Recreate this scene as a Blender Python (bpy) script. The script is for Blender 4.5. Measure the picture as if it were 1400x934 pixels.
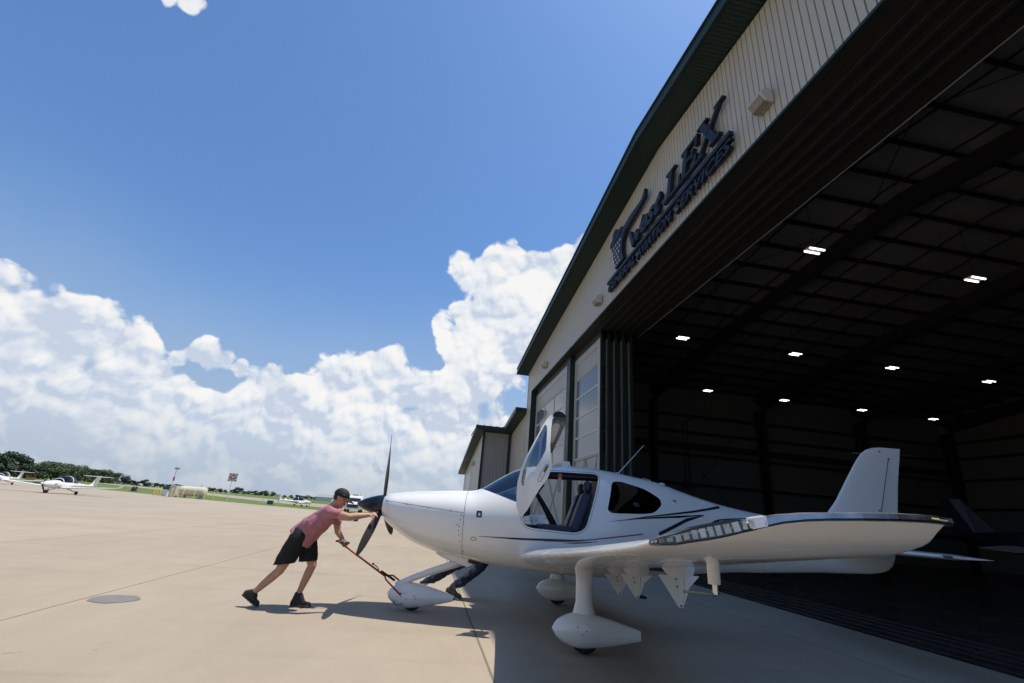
import bpy, bmesh, math, random
from math import sin, cos, pi, radians, sqrt, atan2
from mathutils import Vector, Matrix, noise
random.seed(7)
for o in list(bpy.data.objects): bpy.data.objects.remove(o)
scene = bpy.context.scene
COL = scene.collection
# ------------------------------------------------------------------ camera
EYE = 1.27
pitch, roll = math.atan(236/622.), math.atan(.081)
fwd = Vector((0, cos(pitch), sin(pitch))); rt = Vector((1, 0, 0)); up = rt.cross(fwd)
r2 = cos(roll)*rt+sin(roll)*up; u2 = -sin(roll)*rt+cos(roll)*up
cam = bpy.data.cameras.new('camera'); camo = bpy.data.objects.new('camera', cam); COL.objects.link(camo)
M = Matrix((r2, u2, -fwd)).transposed().to_4x4(); M.translation = Vector((0, 0, EYE))
camo.matrix_world = M
cam.sensor_width = 36; cam.lens = 622*36/1400.; cam.clip_start = .05; cam.clip_end = 6000
scene.camera = camo
# ------------------------------------------------------------------ sun + sky
to_sun = Vector((.328, .078, 1)).normalized()
sun = bpy.data.lights.new('sun', 'SUN'); sun.energy = 5.0; sun.angle = radians(.53); sun.color = (1, .945, .86)
suno = bpy.data.objects.new('sun', sun); COL.objects.link(suno)
suno.rotation_euler = to_sun.to_track_quat('Z', 'Y').to_euler()
scene.view_settings.view_transform = 'Standard'; scene.view_settings.look = 'None'
scene.view_settings.gamma = 1; scene.view_settings.exposure = -.02
W = bpy.data.worlds.new('World'); scene.world = W; W.use_nodes = True
nt = W.node_tree; nt.nodes.clear(); N = nt.nodes; L = nt.links
def nd(t, **k):
    n = N.new(t)
    for a, b in k.items(): setattr(n, a, b)
    return n
def math_(op, a, b=None, c=None, clamp=False):
    n = nd('ShaderNodeMath', operation=op, use_clamp=clamp)
    for i, v in enumerate((a, b, c)):
        if v is None: continue
        if isinstance(v, (int, float)): n.inputs[i].default_value = v
        else: L.new(v, n.inputs[i])
    return n.outputs[0]
sky = nd('ShaderNodeTexSky', sky_type='NISHITA', sun_disc=False)
sky.sun_elevation = math.asin(to_sun.z); sky.sun_rotation = atan2(to_sun.x, to_sun.y)
sky.air_density = 1.25; sky.dust_density = .9; sky.ozone_density = 2.2
tc = nd('ShaderNodeTexCoord'); D = tc.outputs['Generated']
# cumulus banks: (direction x, y, z, angular radius) measured from the place
PUFF = [ (-0.7180, 0.6960, 0.0069, 0.0830, 1.00), (-0.6748, 0.7379, 0.0141, 0.0906, 1.00), (-0.6229, 0.7820, 0.0222, 0.0989, 1.00), (-0.5608, 0.8274, 0.0312, 0.1077, 1.00), (-0.4869, 0.8725, 0.0410, 0.1167, 1.00), (-0.3979, 0.9166, 0.0384, 0.1248, 1.00), (-0.2987, 0.9531, 0.0489, 0.1323, 1.00), (-0.1881, 0.9803, 0.0596, 0.1378, 1.00), (-0.0692, 0.9951, 0.0700, 0.1406, 1.00), (-0.7618, 0.6467, 0.0376, 0.0863, 1.00), (-0.7820, 0.6054, 0.1481, 0.1052, 1.00), (-0.7946, 0.5481, 0.2612, 0.0733, 0.90), (0.2418, 0.8701, 0.4294, 0.1535, 1.00), (0.2827, 0.9160, 0.2845, 0.1530, 1.00), (0.1683, 0.9604, 0.2222, 0.1594, 1.00), (0.0974, 0.9350, 0.3409, 0.1453, 1.00), (-0.6632, 0.7438, 0.0834, 0.0957, 1.00), (-0.7581, 0.6065, 0.2398, 0.0814, 1.00), (-0.7374, 0.6161, 0.2769, 0.0529, 1.00), (-0.7145, 0.6733, 0.1900, 0.0955, 1.00), (-0.6670, 0.7294, 0.1517, 0.0973, 1.00), (-0.6162, 0.7722, 0.1551, 0.0784, 1.00), (-0.7268, 0.6781, 0.1096, 0.0968, 1.00), (-0.6971, 0.7141, 0.0641, 0.0893, 0.90), (-0.7672, 0.5765, 0.2812, 0.0491, 0.90), (-0.5706, 0.7930, 0.2134, 0.0472, 0.70), (-0.5408, 0.8106, 0.2246, 0.0577, 0.74), (-0.5051, 0.8343, 0.2210, 0.0538, 0.72), (-0.5527, 0.8227, 0.1333, 0.0987, 0.90), (-0.4762, 0.8642, 0.1627, 0.0916, 1.00), (-0.4094, 0.8939, 0.1825, 0.0805, 1.00), (-0.3608, 0.9113, 0.1983, 0.1002, 1.00), (-0.2951, 0.9306, 0.2164, 0.0951, 1.00), (-0.2335, 0.9402, 0.2481, 0.1032, 1.00), (-0.1647, 0.9562, 0.2420, 0.0813, 0.90), (-0.3861, 0.9160, 0.1087, 0.1460, 0.90), (-0.2552, 0.9587, 0.1257, 0.1560, 1.00), (-0.1398, 0.9782, 0.1534, 0.1072, 1.00), (-0.6027, 0.7946, 0.0729, 0.1043, 0.85), (-0.0655, 0.9279, 0.3670, 0.1104, 1.00), (-0.0086, 0.8917, 0.4525, 0.1270, 1.00), (0.0858, 0.8813, 0.4647, 0.1252, 1.00), (-0.0277, 0.9528, 0.3023, 0.1474, 1.00), (0.0324, 0.9353, 0.3525, 0.1466, 1.00), (-0.0920, 0.9483, 0.3038, 0.0920, 1.00), (-0.0039, 0.9773, 0.2118, 0.1461, 1.00), (-0.1076, 0.9841, 0.1414, 0.1254, 0.90), (0.1457, 0.8616, 0.4863, 0.1227, 1.00), (-0.5774, 0.4709, 0.6670, 0.0363, 0.60), (-0.5588, 0.4915, 0.6679, 0.0444, 0.67), (-0.5404, 0.5093, 0.6698, 0.0413, 0.62),
]
wn_ = nd('ShaderNodeTexNoise'); wn_.inputs['Scale'].default_value = 6; wn_.inputs['Detail'].default_value = 2; L.new(D, wn_.inputs['Vector'])
ws_ = nd('ShaderNodeVectorMath', operation='MULTIPLY_ADD'); L.new(wn_.outputs['Color'], ws_.inputs[0]); ws_.inputs[1].default_value = (.16, .16, .11); L.new(D, ws_.inputs[2])
wo_ = nd('ShaderNodeVectorMath', operation='SUBTRACT'); L.new(ws_.outputs[0], wo_.inputs[0]); wo_.inputs[1].default_value = (.08, .08, .055); DW = wo_.outputs[0]
SHD = [ (-0.7131, 0.6699, 0.2069, 0.0875, 0.55), (-0.7271, 0.6694, 0.1523, 0.0711, 0.40), (-0.6493, 0.7503, 0.1242, 0.0967, 0.75), (-0.6789, 0.7245, 0.1192, 0.0677, 0.60), (-0.6128, 0.7792, 0.1316, 0.0647, 0.50), (0.0043, 0.9524, 0.3049, 0.1565, 0.50), (-0.0039, 0.9773, 0.2118, 0.1865, 0.60), (-0.0457, 0.9881, 0.1470, 0.1629, 0.50), (0.0644, 0.9329, 0.3544, 0.1248, 0.40), (-0.6951, 0.7169, 0.0536, 0.1297, 0.55), (-0.5596, 0.8259, 0.0684, 0.1834, 0.50), (-0.3827, 0.9196, 0.0882, 0.2052, 0.50), (-0.1940, 0.9756, 0.1030, 0.1982, 0.50), (-0.0400, 0.9954, 0.0872, 0.2002, 0.60), (-0.6299, 0.7764, 0.0211, 0.1530, 0.60), (-0.4534, 0.8907, 0.0322, 0.2116, 0.60), (-0.7395, 0.6227, 0.2558, 0.0559, 0.25), (-0.2342, 0.9539, 0.1879, 0.1202, 0.20), (-0.5238, 0.8414, 0.1329, 0.1045, 0.25), (0.2003, 0.8935, 0.4019, 0.1616, 0.40),
]
shd = None
for (x, y, z, r, k) in SHD:
    dn = nd('ShaderNodeVectorMath', operation='DISTANCE'); L.new(DW, dn.inputs[0]); dn.inputs[1].default_value = (x, y, z)
    v = math_('MULTIPLY', math_('MULTIPLY_ADD', dn.outputs['Value'], -1./r, 1, clamp=True), k); shd = v if shd is None else math_('SMOOTH_MAX', shd, v, .1)
cov = None
for (x, y, z, r, k) in PUFF:
    dn = nd('ShaderNodeVectorMath', operation='DISTANCE'); L.new(DW, dn.inputs[0]); dn.inputs[1].default_value = (x, y, z)
    v = math_('MULTIPLY_ADD', dn.outputs['Value'], -1.3/r, 1.3*k)
    cov = v if cov is None else math_('SMOOTH_MAX', cov, v, .12)
def fbm(off, scale, detail, rough):
    m = nd('ShaderNodeVectorMath', operation='ADD'); L.new(D, m.inputs[0]); m.inputs[1].default_value = off
    n = nd('ShaderNodeTexNoise'); n.inputs['Scale'].default_value = scale; n.inputs['Detail'].default_value = detail
    n.inputs['Roughness'].default_value = rough; L.new(m.outputs[0], n.inputs['Vector']); return n.outputs['Fac'], m.outputs[0]
def billow(off, scale, detail, warp):
    m = nd('ShaderNodeVectorMath', operation='ADD'); L.new(D, m.inputs[0]); m.inputs[1].default_value = off
    w = nd('ShaderNodeTexNoise'); w.inputs['Scale'].default_value = scale*.9; w.inputs['Detail'].default_value = 3; L.new(m.outputs[0], w.inputs['Vector'])
    s = nd('ShaderNodeVectorMath', operation='SCALE'); L.new(w.outputs['Color'], s.inputs[0]); s.inputs['Scale'].default_value = warp
    a = nd('ShaderNodeVectorMath', operation='ADD'); L.new(m.outputs[0], a.inputs[0]); L.new(s.outputs[0], a.inputs[1])
    v = nd('ShaderNodeTexVoronoi', feature='F1'); v.inputs['Scale'].default_value = scale
    v.inputs['Detail'].default_value = detail; v.inputs['Roughness'].default_value = .42; v.inputs['Lacunarity'].default_value = 2.3
    L.new(a.outputs[0], v.inputs['Vector']); return v.outputs['Distance']
b1 = billow((0, 0, 0), 9, 3, .07)
b2 = billow((.005, .0, .012), 9, 3, .07)          # the same billows seen from slightly sunward: lit / unlit sides
n1, _ = fbm((3, 1, 2), 7, 6, .55)
n2, _ = fbm((5, 4, 1), 3.2, 4, .6)
n3, _ = fbm((8, 2, 6), 26, 4, .65)
sep = nd('ShaderNodeSeparateXYZ'); L.new(D, sep.inputs[0]); Z = sep.outputs['Z']
n5, _ = fbm((2, 9, 4), 4.6, 3, .5)
d = math_('ADD', math_('MINIMUM', cov, .62), math_('MULTIPLY_ADD', b1, -.85, .50))
d = math_('ADD', d, math_('MULTIPLY_ADD', n5, 1.7, -.82))
d = math_('ADD', d, math_('MULTIPLY_ADD', n1, .7, -.30))
d = math_('ADD', d, math_('MULTIPLY_ADD', n3, .30, -.15))
mr = nd('ShaderNodeMapRange', interpolation_type='SMOOTHSTEP'); L.new(d, mr.inputs['Value'])
mr.inputs['From Min'].default_value = .02; mr.inputs['From Max'].default_value = .19
alpha = mr.outputs[0]
lit = math_('MULTIPLY_ADD', math_('SUBTRACT', b2, b1), 2.6, .80)
n1u, _ = fbm((3.008, 1, 2.03), 7, 3, .5)
n1l, _ = fbm((3, 1, 2), 7, 3, .5)
lit = math_('ADD', lit, math_('MULTIPLY', math_('SUBTRACT', n1l, n1u), 3.0))
lit = math_('SUBTRACT', lit, shd)
lit = math_('ADD', lit, math_('MULTIPLY_ADD', b1, -.4, .15))
thick = nd('ShaderNodeMapRange'); L.new(d, thick.inputs['Value']); thick.inputs['From Min'].default_value = .25; thick.inputs['From Max'].default_value = 1.1
thick.inputs['To Min'].default_value = .14; thick.inputs['To Max'].default_value = -.10
lit = math_('ADD', lit, thick.outputs[0], clamp=True)
cr = nd('ShaderNodeValToRGB'); L.new(lit, cr.inputs[0])
cr.color_ramp.elements[0].position = .05; cr.color_ramp.elements[0].color = (.60, .68, .82, 1)
cr.color_ramp.elements[1].position = .95; cr.color_ramp.elements[1].color = (1, .985, .97, 1)
e = cr.color_ramp.elements.new(.5); e.color = (.84, .875, .93, 1)
cl = nd('ShaderNodeVectorMath', operation='SCALE'); L.new(cr.outputs[0], cl.inputs[0]); cl.inputs['Scale'].default_value = 11.0
# pale haze layer low over the horizon, broken into bands
hz = nd('ShaderNodeMapRange', interpolation_type='SMOOTHSTEP'); L.new(math_('ADD', Z, math_('MULTIPLY_ADD', n2, .16, -.08)), hz.inputs['Value'])
hz.inputs['From Min'].default_value = -.01; hz.inputs['From Max'].default_value = .50; hz.inputs['To Min'].default_value = .88; hz.inputs['To Max'].default_value = 0
hzc = nd('ShaderNodeVectorMath', operation='SCALE'); hzc.inputs[0].default_value = (.60, .72, .90); hzc.inputs['Scale'].default_value = 7.6
# sky colour
gr = nd('ShaderNodeVectorMath', operation='MULTIPLY'); L.new(sky.outputs[0], gr.inputs[0]); gr.inputs[1].default_value = (1.02, 1.36, 1.74)
m1 = nd('ShaderNodeMix', data_type='RGBA'); L.new(hz.outputs[0], m1.inputs['Factor']); L.new(gr.outputs[0], m1.inputs['A']); L.new(hzc.outputs[0], m1.inputs['B'])
# clouds melt into the haze near the horizon
fade = nd('ShaderNodeMapRange', interpolation_type='SMOOTHSTEP'); L.new(Z, fade.inputs['Value']); fade.inputs['From Min'].default_value = .0; fade.inputs['From Max'].default_value = .17
fade.inputs['To Min'].default_value = .30; fade.inputs['To Max'].default_value = .97
m2 = nd('ShaderNodeMix', data_type='RGBA'); L.new(math_('MULTIPLY', alpha, fade.outputs[0]), m2.inputs['Factor']); L.new(m1.outputs['Result'], m2.inputs['A']); L.new(cl.outputs[0], m2.inputs['B'])
bg = nd('ShaderNodeBackground'); bg.inputs['Strength'].default_value = .088; L.new(m2.outputs['Result'], bg.inputs['Color'])
wo = nd('ShaderNodeOutputWorld'); L.new(bg.outputs[0], wo.inputs['Surface'])
W.cycles.sampling_method = 'MANUAL'; W.cycles.sample_map_resolution = 512

# ------------------------------------------------------------------ materials
def mat(name, col, rough=.6, metal=0, spec=.5, bump=0, bscale=40, var=.0, vscale=3, coat=0, trans=0, alpha=1, emit=None, estr=0, stretch=None, ior=1.45):
    m = bpy.data.materials.new(name); m.use_nodes = True; t = m.node_tree; b = t.nodes['Principled BSDF']
    b.inputs['Base Color'].default_value = (*col, 1); b.inputs['Roughness'].default_value = rough; b.inputs['Metallic'].default_value = metal
    b.inputs['Specular IOR Level'].default_value = spec; b.inputs['Coat Weight'].default_value = coat; b.inputs['Coat Roughness'].default_value = .04
    b.inputs['Transmission Weight'].default_value = trans; b.inputs['IOR'].default_value = ior; b.inputs['Alpha'].default_value = alpha
    if emit: b.inputs['Emission Color'].default_value = (*emit, 1); b.inputs['Emission Strength'].default_value = estr
    if var or bump:
        c = t.nodes.new('ShaderNodeTexCoord'); mp = t.nodes.new('ShaderNodeMapping'); t.links.new(c.outputs['Object'], mp.inputs[0])
        if stretch: mp.inputs['Scale'].default_value = stretch
    if var:
        n = t.nodes.new('ShaderNodeTexNoise'); n.inputs['Scale'].default_value = vscale; n.inputs['Detail'].default_value = 8; n.inputs['Roughness'].default_value = .62
        t.links.new(mp.outputs[0], n.inputs['Vector'])
        r = t.nodes.new('ShaderNodeMapRange'); r.inputs['From Min'].default_value = .3; r.inputs['From Max'].default_value = .7
        r.inputs['To Min'].default_value = 1-var; r.inputs['To Max'].default_value = 1+var; t.links.new(n.outputs['Fac'], r.inputs['Value'])
        v = t.nodes.new('ShaderNodeVectorMath'); v.operation = 'SCALE'; v.inputs[0].default_value = col; t.links.new(r.outputs[0], v.inputs['Scale'])
        t.links.new(v.outputs[0], b.inputs['Base Color'])
        rr = t.nodes.new('ShaderNodeMapRange'); rr.inputs['From Min'].default_value = .3; rr.inputs['From Max'].default_value = .7
        rr.inputs['To Min'].default_value = max(.02, rough-.1); rr.inputs['To Max'].default_value = min(1, rough+.1)
        t.links.new(n.outputs['Fac'], rr.inputs['Value']); t.links.new(rr.outputs[0], b.inputs['Roughness'])
    if bump:
        n = t.nodes.new('ShaderNodeTexNoise'); n.inputs['Scale'].default_value = bscale; n.inputs['Detail'].default_value = 5
        t.links.new(mp.outputs[0], n.inputs['Vector'])
        bp = t.nodes.new('ShaderNodeBump'); bp.inputs['Strength'].default_value = bump; bp.inputs['Distance'].default_value = .02
        t.links.new(n.outputs['Fac'], bp.inputs['Height']); t.links.new(bp.outputs[0], b.inputs['Normal'])
    return m
def glass(name, tint, rough=.02, mixf=.5):
    """thin pane: tinted see-through mixed with a mirror coat"""
    m = bpy.data.materials.new(name); m.use_nodes = True; t = m.node_tree; t.nodes.clear()
    o = t.nodes.new('ShaderNodeOutputMaterial'); tr = t.nodes.new('ShaderNodeBsdfTransparent'); tr.inputs[0].default_value = (*tint, 1)
    g = t.nodes.new('ShaderNodeBsdfGlossy'); g.inputs['Roughness'].default_value = rough; g.inputs['Color'].default_value = (.9, .95, 1, 1)
    f = t.nodes.new('ShaderNodeFresnel'); f.inputs['IOR'].default_value = 1.5
    a = t.nodes.new('ShaderNodeMath'); a.operation = 'MULTIPLY_ADD'; a.inputs[1].default_value = 1.0; a.inputs[2].default_value = mixf; a.use_clamp = True
    t.links.new(f.outputs[0], a.inputs[0]); x = t.nodes.new('ShaderNodeMixShader'); t.links.new(a.outputs[0], x.inputs[0])
    t.links.new(tr.outputs[0], x.inputs[1]); t.links.new(g.outputs[0], x.inputs[2]); t.links.new(x.outputs[0], o.inputs[0]); return m
MT = dict(
 white=mat('white_gelcoat', (.80, .785, .755), .22, coat=.6, var=.02, vscale=1.5),
 white_soft=mat('white_paint', (.78, .77, .74), .4, var=.04, vscale=6),
 black=mat('black_paint', (.012, .013, .017), .28, coat=.3),
 matblack=mat('black_rubber', (.018, .018, .018), .75, bump=.2, bscale=90),
 blade=mat('composite_blade', (.02, .021, .022), .42, var=.12, vscale=9),
 stripe_dark=mat('stripe_dark', (.02, .024, .04), .25, coat=.4),
 stripe_red=mat('stripe_red', (.32, .035, .04), .25, coat=.4),
 seam=mat('panel_gap', (.12, .12, .12), .7),
 chrome=mat('polished_metal', (.42, .42, .43), .3, metal=1, var=.25, vscale=14),
 alu=mat('aluminium', (.6, .61, .62), .35, metal=1, var=.05, vscale=12),
 pane=glass('clear_acrylic', (.62, .70, .74), mixf=.06),
 pane_door=glass('door_acrylic', (.55, .62, .66), mixf=.10),
 pane_dark=glass('tinted_acrylic', (.03, .03, .035), mixf=.0),
 lens=glass('lamp_lens', (.85, .88, .92), mixf=.02),
 cabin=mat('cabin_trim', (.018, .018, .02), .7, var=.1, vscale=20),
 seat=mat('navy_leather', (.022, .026, .055), .5, bump=.3, bscale=60, var=.1, vscale=8),
 placard=mat('placard', (.35, .34, .32), .6), ledw=mat('led_reflector', (.42, .42, .44), .2, metal=.9, var=.3, vscale=60), sred=mat('faded_sign_red', (.40, .17, .13), .6), red=mat('red_paint', (.42, .035, .02), .35, coat=.2, var=.08, vscale=30),
 yellow=mat('yellow_paint', (.70, .52, .14), .5, var=.1, vscale=8), dimyellow=mat('label_yellow', (.35, .28, .03), .5), orange=mat('orange_paint', (.45, .17, .05), .55),
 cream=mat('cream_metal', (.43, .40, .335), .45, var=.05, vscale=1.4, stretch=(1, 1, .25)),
 cream2=mat('cream_door_metal', (.36, .345, .305), .45, var=.06, vscale=2, stretch=(1, 1, .25)),
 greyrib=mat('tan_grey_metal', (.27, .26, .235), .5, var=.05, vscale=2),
 green=mat('dark_green_metal', (.010, .024, .020), .5, var=.08, vscale=2),
 fix=mat('beige_fixture', (.50, .48, .42), .5, var=.05, vscale=10), fixglass=mat('fixture_glass', (.22, .20, .17), .25, var=.2, vscale=30),
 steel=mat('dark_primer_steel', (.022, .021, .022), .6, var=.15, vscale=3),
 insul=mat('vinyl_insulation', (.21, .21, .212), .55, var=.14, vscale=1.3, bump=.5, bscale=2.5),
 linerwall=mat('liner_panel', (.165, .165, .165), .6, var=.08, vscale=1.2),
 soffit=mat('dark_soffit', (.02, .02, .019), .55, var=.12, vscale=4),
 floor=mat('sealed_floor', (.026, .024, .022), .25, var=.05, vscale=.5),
 winglass=mat('window_glass', (.13, .15, .165), .12, spec=.5), navy=mat('navy_letter', (.008, .009, .018), .4),
 navy2=mat('navy_letter_face', (.007, .009, .018), .5), starw=mat('white_vinyl', (.7, .7, .7), .5),
 lampon=mat('lit_tube', (.9, .9, .9), .5, emit=(1, .98, .95), estr=3.5), lamphood=mat('lamp_hood', (.3, .3, .3), .5),
 skin=mat('skin', (.47, .25, .17), .5, var=.08, vscale=14), tee=mat('heather_red_cotton', (.40, .16, .185), .85, var=.16, vscale=45, bump=.25, bscale=120),
 shorts=mat('black_shorts', (.008, .008, .009), .8, bump=.2, bscale=60), shoe=mat('black_shoe', (.016, .016, .017), .65, var=.2, vscale=40),
 sole=mat('shoe_sole', (.05, .048, .045), .7), cap=mat('black_cap', (.012, .012, .013), .75, bump=.2, bscale=120), hair=mat('dark_hair', (.025, .015, .01), .6, bump=.6, bscale=90),
 glove=mat('grey_glove', (.14, .13, .12), .8), denim=mat('denim', (.012, .02, .052), .85, var=.35, vscale=16, bump=.25, bscale=150),
 navyshirt=mat('dark_shirt', (.03, .033, .04), .85, var=.1), boot=mat('olive_boot', (.085, .075, .06), .75, var=.1, vscale=20), eye=mat('eye_dark', (.03, .02, .015), .2), eyew=mat('eye_white', (.7, .68, .65), .3), lip=mat('lip', (.35, .13, .10), .5),
 bark=mat('bark', (.06, .045, .03), .9, bump=.6, bscale=10), tank=mat('cream_tank', (.62, .57, .42), .5, var=.08, vscale=2), farwall=mat('far_shed', (.62, .62, .6), .6),
 patch=mat('grey_patch', (.19, .175, .16), .7, var=.18, vscale=9), dgreen=mat('green_bin', (.01, .10, .07), .5), sandy=mat('sandy', (.3, .25, .2), .9))
def leafmat(name, c1, c2):
    m = bpy.data.materials.new(name); m.use_nodes = True; t = m.node_tree; b = t.nodes['Principled BSDF']; b.inputs['Roughness'].default_value = .7
    g = t.nodes.new('ShaderNodeNewGeometry'); r = t.nodes.new('ShaderNodeValToRGB'); t.links.new(g.outputs['Random Per Island'], r.inputs[0])
    r.color_ramp.elements[0].color = (*c1, 1); r.color_ramp.elements[1].color = (*c2, 1); t.links.new(r.outputs[0], b.inputs['Base Color']); return m
MT['leaf'] = leafmat('leaves', (.030, .052, .018), (.075, .11, .038))
MT['leaf2'] = leafmat('leaves_dark', (.022, .042, .022), (.05, .08, .035))

def concrete(name, col, px0=.72, pitch=4.47, joint=.008, off=.0, dark=1.0):
    m = bpy.data.materials.new(name); m.use_nodes = True; t = m.node_tree; b = t.nodes['Principled BSDF']; n = t.nodes; l = t.links
    c = n.new('ShaderNodeTexCoord')
    def noise_(s, det, ro, st=(1, 1, 1)):
        mp = n.new('ShaderNodeMapping'); mp.inputs['Scale'].default_value = st; l.new(c.outputs['Object'], mp.inputs[0])
        q = n.new('ShaderNodeTexNoise'); q.inputs['Scale'].default_value = s; q.inputs['Detail'].default_value = det; q.inputs['Roughness'].default_value = ro; l.new(mp.outputs[0], q.inputs['Vector']); return q.outputs['Fac']
    def mm(op, a, b_=None, c_=None, cl=False):
        q = n.new('ShaderNodeMath'); q.operation = op; q.use_clamp = cl
        for i, v in enumerate((a, b_, c_)):
            if v is None: continue
            if isinstance(v, (int, float)): q.inputs[i].default_value = v
            else: l.new(v, q.inputs[i])
        return q.outputs[0]
    f = mm('MULTIPLY_ADD', noise_(.35, 6, .6), .34, .83)
    f = mm('ADD', f, mm('MULTIPLY_ADD', noise_(2.2, 8, .7, (1, .35, 1)), .30, -.15))
    f = mm('ADD', f, mm('MULTIPLY_ADD', noise_(55, 3, .7), .22, -.11))
    st = n.new('ShaderNodeMapRange'); st.inputs['From Min'].default_value = .66; st.inputs['From Max'].default_value = .74; st.inputs['To Min'].default_value = 0; st.inputs['To Max'].default_value = -.13
    l.new(noise_(1.7, 7, .65), st.inputs['Value']); f = mm('ADD', f, st.outputs[0])
    dr = n.new('ShaderNodeMapRange'); dr.inputs['From Min'].default_value = .70; dr.inputs['From Max'].default_value = .78; dr.inputs['To Min'].default_value = 0; dr.inputs['To Max'].default_value = -.30
    l.new(noise_(4.2, 3, .55), dr.inputs['Value']); f = mm('ADD', f, dr.outputs[0])
    tk_ = n.new('ShaderNodeMapRange'); tk_.inputs['From Min'].default_value = .56; tk_.inputs['From Max'].default_value = .72; tk_.inputs['To Min'].default_value = 0; tk_.inputs['To Max'].default_value = -.11
    l.new(noise_(1.0, 5, .6, (.12, 1.6, 1)), tk_.inputs['Value']); f = mm('ADD', f, tk_.outputs[0])
    sp = n.new('ShaderNodeSeparateXYZ'); l.new(c.outputs['Object'], sp.inputs[0])
    wob = mm('MULTIPLY_ADD', noise_(3, 4, .6), .02, -.01)
    def grid(v, o, p, w):
        q = mm('FRACT', mm('DIVIDE', mm('ADD', mm('SUBTRACT', v, o-p/2), wob), p)); q = mm('ABSOLUTE', mm('SUBTRACT', q, .5)); q = mm('MULTIPLY', q, p)
        r = n.new('ShaderNodeMapRange'); r.inputs['From Min'].default_value = w; r.inputs['From Max'].default_value = w*1.9; l.new(q, r.inputs['Value']); return r.outputs[0]
    j = mm('MULTIPLY', grid(sp.outputs['X'], px0, pitch, joint), grid(sp.outputs['Y'], 2.1, pitch*4, joint*.7))
    # tone differs a little from slab to slab
    def slab(v, o, p): return mm('FLOOR', mm('DIVIDE', mm('SUBTRACT', v, o), p))
    cx = n.new('ShaderNodeCombineXYZ'); l.new(slab(sp.outputs['X'], px0, pitch), cx.inputs[0]); l.new(slab(sp.outputs['Y'], 2.1, pitch*4), cx.inputs[1])
    wn = n.new('ShaderNodeTexWhiteNoise'); wn.noise_dimensions = '2D'; l.new(cx.outputs[0], wn.inputs['Vector'])
    f = mm('ADD', f, mm('MULTIPLY_ADD', wn.outputs['Value'], .09, -.045))
    f = mm('MULTIPLY', f, mm('MULTIPLY_ADD', j, .5, .5))
    v = n.new('ShaderNodeVectorMath'); v.operation = 'SCALE'; v.inputs[0].default_value = col; l.new(f, v.inputs['Scale']); l.new(v.outputs[0], b.inputs['Base Color'])
    b.inputs['Roughness'].default_value = .85; b.inputs['Specular IOR Level'].default_value = .3
    bp = n.new('ShaderNodeBump'); bp.inputs['Strength'].default_value = .35; bp.inputs['Distance'].default_value = .01
    l.new(mm('ADD', noise_(70, 4, .7), mm('MULTIPLY', j, 2)), bp.inputs['Height']); l.new(bp.outputs[0], b.inputs['Normal'])
    return m
MT['concrete'] = concrete('apron_concrete', (.355, .292, .216))
def grassmat():
    m = bpy.data.materials.new('airfield_grass'); m.use_nodes = True; t = m.node_tree; b = t.nodes['Principled BSDF']; b.inputs['Roughness'].default_value = .95; b.inputs['Specular IOR Level'].default_value = .1
    c = t.nodes.new('ShaderNodeTexCoord'); mp = t.nodes.new('ShaderNodeMapping'); mp.inputs['Scale'].default_value = (1, .35, 1); mp.inputs['Rotation'].default_value = (0, 0, radians(45)); t.links.new(c.outputs['Object'], mp.inputs[0])
    q = t.nodes.new('ShaderNodeTexNoise'); q.inputs['Scale'].default_value = .05; q.inputs['Detail'].default_value = 9; q.inputs['Roughness'].default_value = .7; t.links.new(mp.outputs[0], q.inputs['Vector'])
    r = t.nodes.new('ShaderNodeValToRGB'); r.color_ramp.elements[0].position = .35; r.color_ramp.elements[0].color = (.075, .12, .03, 1); r.color_ramp.elements[1].position = .68; r.color_ramp.elements[1].color = (.16, .19, .06, 1)
    t.links.new(q.outputs['Fac'], r.inputs[0]); t.links.new(r.outputs[0], b.inputs['Base Color']); return m
MT['grass'] = grassmat()

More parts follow.
